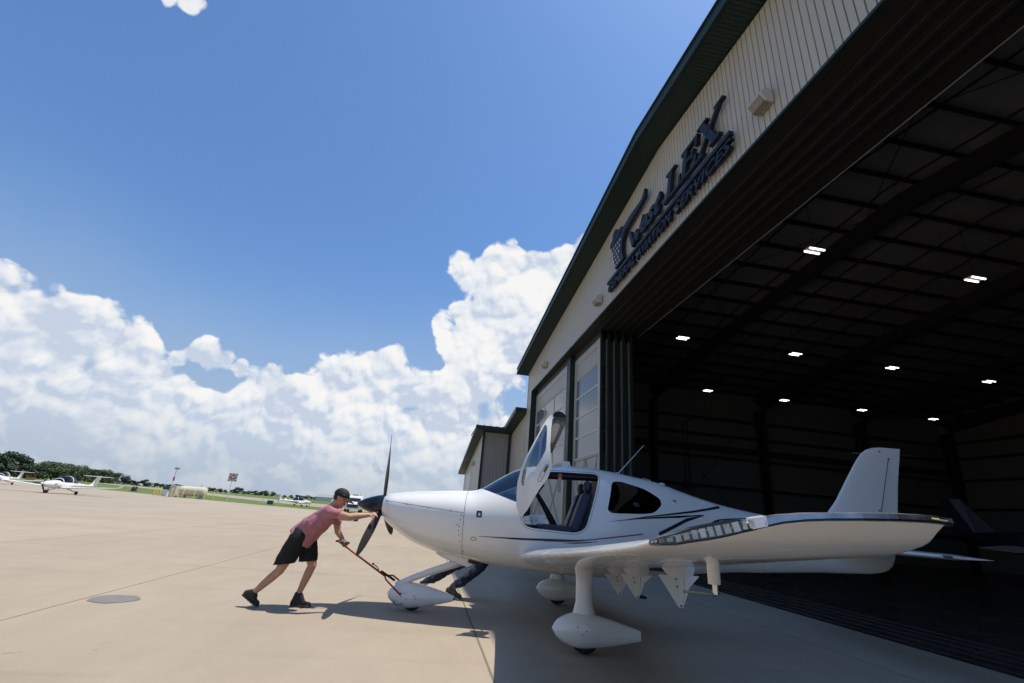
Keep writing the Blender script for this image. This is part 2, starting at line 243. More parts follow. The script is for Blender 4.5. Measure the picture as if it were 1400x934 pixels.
# ------------------------------------------------------------------ helpers
class MB:
    def __init__(s): s.v = []; s.f = []; s.m = []
    def add(s, vs, fs, mi=0):
        o = len(s.v); s.v += [tuple(p) for p in vs]; s.f += [tuple(i+o for i in f) for f in fs]; s.m += [mi]*len(fs); return s
    def box(s, lo, hi, mi=0, T=None):
        x0, y0, z0 = lo; x1, y1, z1 = hi
        vs = [(x0,y0,z0),(x1,y0,z0),(x1,y1,z0),(x0,y1,z0),(x0,y0,z1),(x1,y0,z1),(x1,y1,z1),(x0,y1,z1)]
        if T: vs = [T@Vector(p) for p in vs]
        return s.add(vs, [(0,3,2,1),(4,5,6,7),(0,1,5,4),(1,2,6,5),(2,3,7,6),(3,0,4,7)], mi)
    def beam(s, a, b, w, h, mi=0, upv=(0, 0, 1)):
        a = Vector(a); b = Vector(b); x = (b-a); ln = x.length; x.normalize(); u = Vector(upv); y = u.cross(x)
        if y.length < 1e-4: y = Vector((1, 0, 0)).cross(x)
        y.normalize(); z = x.cross(y)
        T = Matrix((x, y, z)).transposed().to_4x4(); T.translation = a
        return s.box((0, -w/2, -h/2), (ln, w/2, h/2), mi, T)
    def prism(s, poly, lo, hi, ax=1, mi=0):
        n = len(poly)
        def P(p, t): return {0: (t, p[0], p[1]), 1: (p[0], t, p[1]), 2: (p[0], p[1], t)}[ax]
        vs = [P(p, lo) for p in poly]+[P(p, hi) for p in poly]
        return s.add(vs, [tuple(range(n))[::-1], tuple(range(n, 2*n))]+[(i, (i+1) % n, n+(i+1) % n, n+i) for i in range(n)], mi)
    def loft(s, rings, cap=True, closed=True, mi=0):
        n = len(rings[0]); o = len(s.v); vs = [p for r in rings for p in r]; fs = []
        for i in range(len(rings)-1):
            for j in range(n if closed else n-1):
                k = (j+1) % n; fs.append((i*n+j, i*n+k, (i+1)*n+k, (i+1)*n+j))
        if cap: fs.append(tuple(range(n))[::-1]); fs.append(tuple((len(rings)-1)*n+j for j in range(n)))
        return s.add(vs, fs, mi)
    def tube(s, pts, rad, n=10, mi=0, cap=True, flat=1.0, fdir=(0, 0, 1)):
        pts = [Vector(p) for p in pts]; rings = []
        if isinstance(rad, (int, float)): rad = [rad]*len(pts)
        for i, p in enumerate(pts):
            t = (pts[min(i+1, len(pts)-1)]-pts[max(i-1, 0)]).normalized()
            u = Vector(fdir); u = (u-t*u.dot(t))
            if u.length < 1e-3: u = Vector((1, 0, 0)); u = u-t*u.dot(t)
            u.normalize(); w = t.cross(u)
            rings.append([p+rad[i]*(cos(2*pi*j/n)*w+flat*sin(2*pi*j/n)*u) for j in range(n)])
        return s.loft(rings, cap, True, mi)
    def ell(s, c, r, n=14, m=10, mi=0, T=None):
        c = Vector(c); rings = []
        for i in range(m+1):
            a = -pi/2+pi*i/m; cr_ = max(cos(a), .001)
            ring = [Vector((r[0]*cr_*cos(2*pi*j/n), r[1]*cr_*sin(2*pi*j/n), r[2]*sin(a))) for j in range(n)]
            if T: ring = [T@q for q in ring]
            rings.append([c+q for q in ring])
        return s.loft(rings, True, True, mi)
    def lathe(s, prof, axis=0, n=24, c=(0, 0, 0), mi=0, sy=1, sz=1):
        rings = []
        for (t, r) in prof:
            r = max(r, 1e-4)
            if axis == 0: rings.append([(c[0]+t, c[1]+r*sy*cos(2*pi*j/n), c[2]+r*sz*sin(2*pi*j/n)) for j in range(n)])
            elif axis == 1: rings.append([(c[0]+r*cos(2*pi*j/n), c[1]+t, c[2]+r*sin(2*pi*j/n)) for j in range(n)])
            else: rings.append([(c[0]+r*cos(2*pi*j/n), c[1]+r*sin(2*pi*j/n), c[2]+t) for j in range(n)])
        return s.loft(rings, True, True, mi)
    def mesh(s, name):
        me = bpy.data.meshes.new(name); me.from_pydata(s.v, [], s.f)
        bm = bmesh.new(); bm.from_mesh(me); bmesh.ops.recalc_face_normals(bm, faces=bm.faces); bm.to_mesh(me); bm.free()
        for p, i in zip(me.polygons, s.m): p.material_index = i
        return me
    def build(s, name, mats, parent=None, smooth=False, bevel=0, auto=None):
        me = s.mesh(name)
        if not isinstance(mats, (list, tuple)): mats = [mats]
        for m in mats: me.materials.append(MT[m] if isinstance(m, str) else m)
        o = bpy.data.objects.new(name, me); COL.objects.link(o)
        if parent: o.parent = parent
        if smooth:
            for p in me.polygons: p.use_smooth = True
            if auto: me.set_sharp_from_angle(angle=radians(auto))
        if bevel:
            b = o.modifiers.new('bevel', 'BEVEL'); b.width = bevel; b.segments = 2; b.limit_method = 'ANGLE'; b.angle_limit = radians(40)
        return o
def empty(name, loc=(0, 0, 0), rz=0, label=None, cat=None, group=None, kind=None):
    o = bpy.data.objects.new(name, None); COL.objects.link(o); o.location = loc; o.rotation_euler = (0, 0, rz); tag(o, label, cat, group, kind); return o
def tag(o, label=None, cat=None, group=None, kind=None):
    if label: o['label'] = label
    if cat: o['category'] = cat
    if group: o['group'] = group
    if kind: o['kind'] = kind
    return o
def struct(o, label=None): o['kind'] = 'structure'; return o
def copy_tree(o, parent=None):
    c = o.copy(); COL.objects.link(c)
    if parent: c.parent = parent
    for ch in [k for k in bpy.data.objects if k.parent == o and k is not c]: copy_tree(ch, c)
    return c
def bake(o, name=None, mats=None):
    """apply modifiers of o into a fresh mesh"""
    dg = bpy.context.evaluated_depsgraph_get(); ev = o.evaluated_get(dg)
    me = bpy.data.meshes.new_from_object(ev, depsgraph=dg); o.modifiers.clear(); old = o.data; o.data = me
    if mats is not None:
        me.materials.clear()
        for m in mats: me.materials.append(MT[m])
    if name: me.name = name
    return o
def boolean(base_mb, ops, name, mat_, parent, smooth=True, auto=28):
    o = base_mb.build('tmp_'+name, mat_); tmp = []
    for mb, op in ops:
        c = mb.build('cutter', mat_); tmp.append(c)
        b = o.modifiers.new('b', 'BOOLEAN'); b.operation = op; b.solver = 'EXACT'; b.object = c
    bpy.context.view_layer.update()
    bake(o); o.name = name; o.data.name = name; o.data.materials.clear(); o.data.materials.append(MT[mat_])
    for c in tmp: bpy.data.objects.remove(c)
    for p in o.data.polygons: p.use_smooth = smooth; p.material_index = 0
    if smooth: o.data.set_sharp_from_angle(angle=radians(auto))
    if parent: o.parent = parent
    return o
def soft(name, prims, mat_, parent=None, voxel=.012, smooth_it=4, disp=0, dscale=8, cut=None):
    """union of overlapping rounded limbs, remeshed into one continuous skin"""
    mb = MB()
    for p in prims:
        if p[0] == 'c':      # tapered capsule a ra b rb [flatten, dir]
            a, ra, b, rb = Vector(p[1]), p[2], Vector(p[3]), p[4]; fl = p[5] if len(p) > 5 else 1; fd = p[6] if len(p) > 6 else (0, 1, 0)
            t = (b-a).normalized(); pts = []; rad = []
            for k in range(5):
                th = pi/2*(1-k/4.); pts.append(a-t*ra*sin(th)); rad.append(max(ra*cos(th), .0015))
            for k in range(1, 4): q = k/4.; pts.append(a.lerp(b, q)); rad.append(ra+(rb-ra)*q)
            for k in range(5):
                th = pi/2*k/4.; pts.append(b+t*rb*sin(th)); rad.append(max(rb*cos(th), .0015))
            mb.tube(pts, rad, 16, flat=fl, fdir=fd)
        else:                # ellipsoid c r [T]
            mb.ell(p[1], p[2], 18, 12, T=(p[3] if len(p) > 3 else None))
    o = mb.build(name, mat_)
    r = o.modifiers.new('r', 'REMESH'); r.mode = 'VOXEL'; r.voxel_size = voxel
    s = o.modifiers.new('s', 'SMOOTH'); s.iterations = smooth_it; s.factor = .5
    bpy.context.view_layer.update(); bake(o)
    me = o.data
    if disp:
        me.update()
        co = [v.co+v.normal*disp*(noise.noise(v.co*dscale)+.6*noise.noise(Vector((v.co.x*dscale*2.1, v.co.y*dscale*2.1, v.co.z*dscale*1.2+5)))) for v in me.vertices]
        for v, c in zip(me.vertices, co): v.co = c
    if cut:              # clean hem
        bm = bmesh.new(); bm.from_mesh(me); g = bmesh.ops.bisect_plane(bm, geom=bm.verts[:]+bm.edges[:]+bm.faces[:], plane_co=cut[0], plane_no=cut[1], clear_outer=True)
        ed = [e for e in g['geom_cut'] if isinstance(e, bmesh.types.BMEdge)]; bmesh.ops.holes_fill(bm, edges=ed, sides=0); bm.to_mesh(me); bm.free()
    for p in me.polygons: p.use_smooth = True
    me.materials.clear(); me.materials.append(MT[mat_])
    if cut: me.set_sharp_from_angle(angle=radians(60))
    if parent: o.parent = parent
    return o
# ------------------------------------------------------------------ ground, apron
HAN = radians(8.355)
def flat(name, poly, z, m, thick=None):
    mb = MB()
    if thick: mb.prism(poly, z-thick, z, 2)
    else: mb.add([(x, y, z) for x, y in poly], [tuple(range(len(poly)))])
    return struct(mb.build(name, m))
flat('ground', [(-3000, -1500), (3000, -1500), (3000, 4500), (-3000, 4500)], -.012, 'grass')
def inv(x, y): return (x*cos(-HAN)-y*sin(-HAN), x*sin(-HAN)+y*cos(-HAN))
ap = flat('apron', [inv(*p) for p in [(-300, -120), (120, -120), (120, 60), (-14, 58), (-22, 60), (-41, 67), (-61, 80), (-110, 104), (-300, 190)]], -.004, MT['concrete'])
ap.rotation_euler.z = HAN
o = flat('taxiway', [(60, 2), (72, 14), (-30, 118), (-226, 322), (-700, 800), (-700, 770), (-240, 300), (-47, 98)], -.005, 'sandy')
# ------------------------------------------------------------------ hangar   local axes: x into the hangar, y along the front, z up
VW, U0, U1, UR, VB = 6.4, -9.6, 33.0, 11.7, 43.0       # front wall, sides, ridge, back wall
SL = .103; OPZ = 9.75; OL, ORt = 31.5, -8.0
def wtop(u): return 13.75-SL*abs(u-UR)                  # underside of soffit at the wall
def rtop(u): return 14.20-SL*abs(u-UR)
hg = empty('hangar', (0, 0, 0), HAN, 'large cream metal hangar with dark green roof edge and wide open door', 'hangar')
def ribwall(mb, u0, u1, zb, zt, v=VW, pitch=.172, groove=.027, depth=.026, face=-1, breaks=()):
    """vertical ribbed sheet facing -x; front strips with narrow recessed grooves"""
    us = sorted({u0, u1, *[b for b in breaks if u0 < b < u1]}); k0 = math.ceil(u0/pitch)
    edges = [(u0, 0)]
    k = k0
    while k*pitch+groove < u1:
        if k*pitch > u0+.01: edges += [(k*pitch, 0), (k*pitch+.004, 1), (k*pitch+groove-.004, 1), (k*pitch+groove, 0)]
        k += 1
    edges.append((u1, 0))
    vs = []; 
    for u, g in edges: vs += [(v+g*depth, u, zb(u)), (v+g*depth, u, zt(u))]
    mb.add(vs, [(2*i, 2*i+2, 2*i+3, 2*i+1) for i in range(len(edges)-1)])
f = MB()
ribwall(f, ORt, OL, lambda u: OPZ, wtop); ribwall(f, OL, U1, lambda u: 0, wtop); ribwall(f, U0, ORt, lambda u: 0, wtop)
f.build('front_wall', 'cream', hg)
# backing of the wall so that it has thickness
f = MB()
for a, b, z0 in ((ORt, UR, OPZ), (UR, OL, OPZ), (OL+.004, U1, 0), (U0, ORt-.004, 0)):
    f.prism([(a, z0+.02), (b, z0+.02), (b, wtop(b)+.1), (a, wtop(a)+.1)], VW+.024, VW+.16, 0)
f.build('front_wall_girts', 'soffit', hg)
# corner and opening trims
f = MB(); f.box((VW-.03, U1, 0), (VW+.2, U1+.03, wtop(U1)))
f.build('corner_trim', 'cream', hg)
f = MB(); f.box((VW-.025, ORt, OPZ-.02), (VW+.02, OL+.02, OPZ+.05)); f.box((VW-.04, OL-.02, 0), (VW+.45, OL+.12, OPZ-.021))
f.build('door_trim', 'green', hg)
# soffit behind the header (underside of the door track housing)
f = MB(); nrib = 16; VI = 8.85
for i in range(nrib):
    a = VW+.03+(VI-VW-.03)*i/nrib; b = a+(VI-VW-.03)/nrib
    f.box((a, ORt, OPZ-.0), (b-.012, OL, OPZ+.05)); f.box((b-.012, ORt, OPZ+.02), (b, OL, OPZ+.05))
f.box((VI, ORt, OPZ-.01), (VI+.12, OL, OPZ+.55)); 
for i in range(5): f.box((6.95+i*.36-.05, ORt, OPZ-.055), (6.95+i*.36+.05, OL, OPZ-.004))
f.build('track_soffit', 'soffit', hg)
f = MB(); f.beam((VI+.12, ORt, OPZ-.0), (VI+.12, OL, OPZ-.0), .03, .03); f.build('soffit_edge', 'lamphood', hg)
# roof
f = MB(); OH = .8
for s in (1, -1):
    e = U1+.85 if s > 0 else U0-.85
    f.prism([(UR, rtop(UR)), (e, rtop(e)), (e, rtop(e)-.09), (UR, rtop(UR)-.09)], VW-OH+.02, VB+.8, 0)
    for k in range(1, 62):
        u = UR+s*k*.36
        if abs(u-UR) < abs(e-UR): f.prism([(u-.02, rtop(u)-.0), (u+.02, rtop(u)), (u+.02, rtop(u)+.05), (u-.02, rtop(u)+.05)], VW-OH+.02, VB+.8, 0)
f.build('roof', 'green', hg)
f = MB()       # rake fascia with a small gutter lip
for s in (1, -1):
    e = U1+.85 if s > 0 else U0-.85
    f.prism([(UR, rtop(UR)+.07), (e, rtop(e)+.07), (e, rtop(e)-.30), (UR, rtop(UR)-.30)], VW-OH-.03, VW-OH+.018, 0)
    f.prism([(UR, rtop(UR)-.30), (e, rtop(e)-.30), (e, rtop(e)-.36), (UR, rtop(UR)-.36)], VW-OH-.075, VW-OH+.05, 0)
    f.prism([(UR, rtop(UR)+.12), (e, rtop(e)+.12), (e, rtop(e)+.071), (UR, rtop(UR)+.071)], VW-OH-.08, VW-OH+.10, 0)
    eb = e-s*.012
    f.box((VW-OH+.02, min(e, eb), rtop(e)-.36), (VB+.8, max(e, eb), rtop(e)+.0))
f.build('fascia', 'green', hg)
f = MB()       # ribbed soffit under the rake
def sofz(u): return rtop(u)-.40
for s in (1, -1):
    e = U1+.83 if s > 0 else U0-.83; n = int(abs(e-UR)/.12)
    for k in range(n):
        a = UR+s*k*.12; b = a+s*.105; c = UR+s*(k+1)*.12
        for (p, q, dz) in ((a, b, 0), (b, c, .012)):
            f.add([(VW-OH+.02, p, sofz(p)+dz), (VW+.05, p, sofz(p)+dz), (VW+.05, q, sofz(q)+dz), (VW-OH+.02, q, sofz(q)+dz)], [(0, 1, 2, 3)])
f.build('rake_soffit', 'green', hg)
for e, w in ((U1+.83, U1), (U0-.83, U0)):       # eave soffit along each side
    f = MB(); f.box((VW+.05, min(e, w), rtop(e)-.36), (VB+.8, max(e, w), rtop(e)-.33)); f.build('eave_soffit', 'green', hg)
# side and back walls
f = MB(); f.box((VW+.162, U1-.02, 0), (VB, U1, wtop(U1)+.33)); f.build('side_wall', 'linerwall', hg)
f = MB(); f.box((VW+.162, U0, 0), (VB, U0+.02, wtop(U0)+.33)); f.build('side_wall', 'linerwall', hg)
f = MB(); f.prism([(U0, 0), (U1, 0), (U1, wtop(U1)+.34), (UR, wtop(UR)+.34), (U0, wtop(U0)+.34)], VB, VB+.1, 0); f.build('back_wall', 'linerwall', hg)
# insulation blanket under the roof, in bays
f = MB()
for s in (1, -1):
    e = U1 if s > 0 else U0
    f.prism([(UR, rtop(UR)-.13), (e, rtop(e)-.13), (e, rtop(e)-.17), (UR, rtop(UR)-.17)], VW+.2, VB, 0)
f.build('insulation', 'insul', hg)
VF = [8.95, 16.1, 25.2, 34.3, 42.8]
for v in VF:        # frames: tapered columns and rafters
    f = MB()
    for s in (1, -1):
        e = U1-.03 if s > 0 else U0+.03
        f.prism([(UR, rtop(UR)-.40), (e, rtop(e)-.40), (e-s*1.1, rtop(e)-1.45), (UR+s*9, rtop(UR+s*9)-1.05), (UR, rtop(UR)-1.25)], v-.02, v+.02, 0)
        f.prism([(UR, rtop(UR)-1.25), (UR+s*9, rtop(UR+s*9)-1.05), (e-s*1.1, rtop(e)-1.45), (e-s*1.1, rtop(e)-1.47), (UR+s*9, rtop(UR+s*9)-1.07), (UR, rtop(UR)-1.27)], v-.15, v+.15, 0)
    f.build('rafter', 'steel', hg)
    for e, s in ((U1-.25, 1), (U0+.25, -1)):
        f = MB(); f.prism([(e, 0), (e-s*.35, 0), (e-s*1.0, rtop(e)-1.5), (e, rtop(e)-1.5)], v-.02, v+.02, 0)
        f.prism([(e-s*.35, 0), (e-s*.37, 0), (e-s*1.02, rtop(e)-1.5), (e-s*1.0, rtop(e)-1.5)], v-.15, v+.15, 0)
        f.prism([(e, 0), (e+s*.02, 0), (e+s*.02, rtop(e)-1.5), (e, rtop(e)-1.5)], v-.15, v+.15, 0)
        f.build('column', 'steel', hg)
f = MB()           # purlins, flange braces and rod bracing
u = U0+.8
while u < U1-.3:
    if abs(u-UR) > .2:
        z = rtop(u)-.18; f.box((VW+.2, u-.012, z-.22), (VB, u+.012, z)); f.box((VW+.2, u-.06, z-.235), (VB, u+.012, z-.22))
    u += 1.52
f.build('purlin', 'steel', hg)
f = MB()
for v in VF[:-1]:
    for k in range(3):
        vv = v+2.2*(k+1)
        for s in (1, -1):
            e = U1-.3 if s > 0 else U0+.3; f.beam((vv, UR, rtop(UR)-.33), (vv, e, rtop(e)-.33), .04, .05)
for a, b in ((0, 1), (2, 3)):
    for (ua, ub) in ((13, 23), (23, 32.6), (3, 13)):
        f.tube([(VF[a]+.1, ua, rtop(ua)-.55), (VF[b]-.1, ub, rtop(ub)-.55)], .018, 6); f.tube([(VF[b]-.1, ua, rtop(ua)-.55), (VF[a]+.1, ub, rtop(ub)-.55)], .018, 6)
for a in (1, 3):
    f.tube([(VF[a]+.1, U1-.3, .2), (VF[a]+8.4 if a < 3 else VF[a+1]-.1, U1-.3, 10)], .02, 6); f.tube([(VF[a]+.1, U1-.3, 10), (VF[a]+8.4 if a < 3 else VF[a+1]-.1, U1-.3, .2)], .02, 6)
f.build('bracing', 'steel', hg)
f = MB()           # girts on the side wall and the back wall
for z in (2.2, 4.4, 6.6, 8.3, 9.6):
    f.box((VW+.3, U1-.24, z-.1), (VB, U1-.022, z+.1)); f.box((VB-.22, U0, z-.1), (VB-.002, U1, z+.1))
f.box((VW+.4, U1-.42, 7.0), (VB, U1-.245, 7.45))
f.build('girt', 'steel', hg)
f = MB()           # pipes and a heater hung on the side wall
f.tube([(19.6, U1-.5, 9.4), (18.6, U1-.5, 9.0), (18.6, U1-.5, 4.4)], .06, 8); f.tube([(18.95, U1-.5, 9.0), (18.95, U1-.5, 4.4)], .05, 8)
f.box((18.3, U1-.62, 4.15), (19.2, U1-.42, 4.45))
f.build('conduit', 'steel', hg)
for z0, z1 in ((4.6, 4.9), (6.4, 6.55)): f = MB(); f.box((31.5, U1-3.2, z0), (32.1, U1-.5, z1)); f.build('wall_bracket', 'steel', hg)
# interior floor and door rails
fl = MB(); fl.add([(x, y, 0) for x, y in [(6.75, U0), (VB, U0), (VB, U1), (6.75, U1)]], [(0, 1, 2, 3)])
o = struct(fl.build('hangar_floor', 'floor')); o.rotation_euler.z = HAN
f = MB()
for i in range(5): f.box((6.95+i*.36-.035, U0+1.6, .0005), (6.95+i*.36-.012, OL, .006)); f.box((6.95+i*.36+.012, U0+1.6, .0005), (6.95+i*.36+.035, OL, .006))
f.build('door_rail', 'steel', hg)
# ------------------------------------------------------------------ sliding door leaves
def leaf(v, u0, u1, glass_on=True):
    p = empty('hangar_door_leaf'); p.parent = hg; T = .10
    H = 9.35
    f = MB()
    for a in (u0, u1-.30): f.box((v, a, .05), (v+T, a+.30, H))
    f.box((v+.004, u0+.30, H-.35), (v+T-.004, u1-.30, H)); f.box((v+.004, u0+.30, .05), (v+T-.004, u1-.30, .35)); f.build('frame', 'cream2', p)
    f = MB(); f.box((v-.012, u0-.03, .05), (v+T+.03, u0+.02, H+.2)); f.build('edge_seal', 'green', p); f = MB(); f.box((v-.012, u1-.02, .05), (v+T+.03, u1+.04, H+.2)); f.build('edge_seal', 'green', p)
    f = MB(); f.box((v+.02, u0, H+.001), (v+T-.02, u1, H+.40)); f.build('hanger_strip', 'soffit', p)
    a, b = u0+.30, u1-.30
    WB, WT = 4.05, 8.15
    f = MB(); ribwall(f, a, b, lambda u: WT+.05, lambda u: H-.35, v+.03, .172, .02, .015); ribwall(f, a, b, lambda u: .35, lambda u: WB-.05, v+.03, .172, .02, .015)
    f.add([(v+.06, a, .35), (v+.06, b, .35), (v+.06, b, H-.35), (v+.06, a, H-.35)], [(0, 1, 2, 3)]); f.build('panel', 'cream2', p)
    if glass_on:
        nc = max(1, round((b-a)/2.3)); cw = (b-a)/nc
        for i in range(nc):
            for j in range(4):
                ua, ub = a+i*cw, a+(i+1)*cw; za = WB+(WT-WB)*j/4; zb = WB+(WT-WB)*(j+1)/4
                fr = MB(); w = .045
                fr.box((v+.005, ua, za), (v+.055, ub, za+w)); fr.box((v+.005, ua, zb-w), (v+.055, ub, zb)); fr.box((v+.005, ua, za+w), (v+.055, ua+w, zb-w)); fr.box((v+.005, ub-w, za+w), (v+.055, ub, zb-w))
                wf = fr.build('window', 'fix', p); g = MB(); g.box((v+.028, ua+w, za+w), (v+.04, ub-w, zb-w)); g.build('pane', 'winglass', wf)
    f = MB(); zt, zb_ = WB-.1, .5
    for q in (.0, .5):
        f.beam((v-.012, a+(b-a)*q, zb_), (v-.012, a+(b-a)*(q+.5), zt), .02, .06); f.beam((v-.014, a+(b-a)*q, zt), (v-.014, a+(b-a)*(q+.5), zb_), .02, .06)
    f.box((v-.02, a, WB-.10), (v+.02, b, WB-.02)); f.build('cross_brace', 'lamphood', p)
    return p
leaf(6.72, 23.6, 31.35)
leaf(6.95, 18.95, 22.9)
for i in range(4): leaf(7.30+.36*i, 18.95, 24.2, i == 0)
f = MB(); f.box((6.70, 22.98, 0), (7.0, 23.52, OPZ-.06)); f.build('door_post', 'green', hg)
# ------------------------------------------------------------------ wall lights and sign
def wallpack(u, z, lab, v=VW, parent=None):
    t = empty('wall_light', (v*cos(HAN)-u*sin(HAN), v*sin(HAN)+u*cos(HAN), z), HAN, lab, 'wall light', 'wall lights on the hangar fronts')
    f = MB(); f.prism([(-.02, .20), (-.02, -.17), (-.22, -.17), (-.34, -.02), (-.30, .12), (-.16, .20)], -.24, .24, 1); f.build('housing', 'fix', t, bevel=.02)
    f = MB(); f.box((-.26, -.19, -.186), (-.06, .19, -.172)); f.beam((-.232, -.19, -.170), (-.352, -.19, -.02), .01, .01)
    f.prism([(-.235, -.165), (-.350, -.022), (-.357, -.027), (-.242, -.172)], -.19, .19, 1); f.build('lens', 'fixglass', t)
wallpack(6.75, 10.42, 'largest beige wall light, high on the hangar front right of the sign')
wallpack(17.45, 10.42, 'beige wall light on the cream hangar front just below left of the sign')
wallpack(27.3, 10.42, 'small beige wall light near the left corner of the big hangar front')
sg = empty('hangar_sign', (VW*cos(HAN)-12.0*sin(HAN), VW*sin(HAN)+12.0*cos(HAN), 10.6), HAN, 'dark navy raised letters reading West LEX GENERAL AVIATION SERVICES on the hangar front', 'sign')
SX = -.08; ST = .13     # stand-off and thickness
def S(u): return u-12.0
def textmesh(body, size, ext, offset, shear, target_u0, target_u1, z0, z1, name):
    """raised lettering; reads towards -u"""
    c = bpy.data.curves.new(name, 'FONT'); c.body = body; c.size = 1; c.extrude = .5; c.offset = offset; c.shear = shear; c.resolution_u = 3
    to = bpy.data.objects.new(name, c); COL.objects.link(to); bpy.context.view_layer.update()
    me = bpy.data.meshes.new_from_object(to.evaluated_get(bpy.context.evaluated_depsgraph_get())); bpy.data.objects.remove(to)
    xs = [v.co.x for v in me.vertices]; ys = [v.co.y for v in me.vertices]; x0, x1, y0, y1 = min(xs), max(xs), min(ys), max(ys)
    for v in me.vertices:
        x, y, z = v.co; v.co = (SX-ST/2-z*ST, S(target_u0+(target_u1-target_u0)*(x-x0)/(x1-x0)), z0-10.6+(z1-z0)*(y-y0)/(y1-y0))
    me.name = name; me.materials.clear(); me.materials.append(MT['navy2']); me.materials.append(MT['navy'])
    o = bpy.data.objects.new(name, me); COL.objects.link(o); o.parent = sg; return o
textmesh('GENERAL', 1, ST, .018, .3, 16.05, 13.45, 10.10, 10.44, 'lettering')
textmesh('AVIATION', 1, ST, .018, .3, 13.30, 10.78, 10.10, 10.44, 'lettering')
textmesh('SERVICES', 1, ST, .018, .3, 10.60, 7.80, 10.10, 10.44, 'lettering')
textmesh('est', 1, ST, .03, .45, 12.95, 11.30, 10.93, 11.62, 'lettering')
def plate(polys, name, m='navy2', x=SX, t=ST):
    f = MB()
    for p in polys: f.prism([(S(u), z-10.6) for u, z in p], x-t, x, 0)
    return f.build(name, m, sg)
plate([[(16.15, 10.54), (7.82, 10.54), (7.82, 10.66), (16.15, 10.66)]], 'underline')
def serif_letters():
    ALL = []; P = []; sh = .28; zb, zt = 10.92, 11.86; H = zt-zb
    def q(u, z): return (u-sh*(z-zb), z)      # italic slant, reading towards -u
    def st(ua, ub, za, zc): P.append([q(ua, za), q(ub, za), q(ub, zc), q(ua, zc)])
    def bar(a, b, w): P.append([q(a[0]+w/2, a[1]), q(a[0]-w/2, a[1]), q(b[0]-w/2, b[1]), q(b[0]+w/2, b[1])])
    u = 11.22   # L
    st(u-.18, u-.40, zb, zt); st(u-.02, u-.56, zt-.07, zt+.001); st(u, u-.98, zb-.001, zb+.09); st(u-.88, u-1.0, zb+.088, zb+.36)
    ALL.append(P[:]); P.clear(); u = 10.28   # E
    st(u-.16, u-.38, zb, zt); st(u-.02, u-.90, zt-.09, zt+.001); st(u-.80, u-.90, zt-.32, zt-.088); st(u-.37, u-.68, zb+.43, zb+.52); st(u-.66, u-.74, zb+.34, zb+.62)
    st(u, u-.92, zb-.001, zb+.09); st(u-.82, u-.94, zb+.088, zb+.34)
    ALL.append(P[:]); P.clear(); u = 9.30    # X, taller
    zt2 = zt+.10
    bar((u-.86, zb+.05), (u-.12, zt2-.05), .26); bar((u-.10, zb+.05), (u-.90, zt2-.05), .13)
    st(u-.64, u-1.10, zb-.001, zb+.075); st(u+.08, u-.34, zb-.001, zb+.07); st(u+.10, u-.36, zt2-.07, zt2); st(u-.72, u-1.10, zt2-.07, zt2)
    ALL.append(P[:]); P.clear()   # W of West
    bar((13.55, 10.86), (14.02, 11.60), .20); bar((13.57, 10.86), (13.42, 11.35), .10); bar((13.22, 10.88), (13.40, 11.35), .19); bar((13.24, 10.88), (12.88, 11.60), .09)
    ALL.append(P[:]); return ALL
for p in serif_letters(): plate(p, 'letter')
# emblem: hat, long arm and starred body
plate([[(15.80, 12.10), (15.45, 12.02), (14.9, 12.10), (14.45, 12.30), (14.6, 12.42), (14.85, 12.36), (15.0, 12.55), (15.25, 12.66), (15.5, 12.52), (15.55, 12.30), (15.75, 12.28)]], 'emblem_hat', 'navy', SX-.01)
plate([[(14.55, 12.18), (13.80, 12.30), (12.75, 12.30), (12.42, 12.55), (12.45, 12.20), (12.8, 12.12), (13.7, 12.02), (14.50, 11.9)]], 'emblem_arm', 'navy', SX-.02)
plate([[(15.62, 11.98), (15.1, 12.03), (14.62, 12.12), (14.2, 12.22), (14.15, 12.0), (14.55, 11.72), (14.62, 11.3), (14.45, 10.86), (15.25, 10.80), (15.42, 11.3)]], 'emblem_body', 'navy2')
f = MB()
for i in range(4):
    for j in range(5):
        if (i+j) % 2 == 0 or True:
            uu = 15.38-.22*i-.03*j+(.1 if j % 2 else 0); zz = 11.86-.22*j
            if i == 3 and j > 1: continue
            f.prism([(S(uu+.062*(1 if k % 2 == 0 else .42)*cos(k*pi/5+pi/2)), zz-10.6+.062*(1 if k % 2 == 0 else .42)*sin(k*pi/5+pi/2)) for k in range(10)], SX-ST-.012, SX-ST-.001, 0)
f.build('emblem_stars', 'starw', sg)
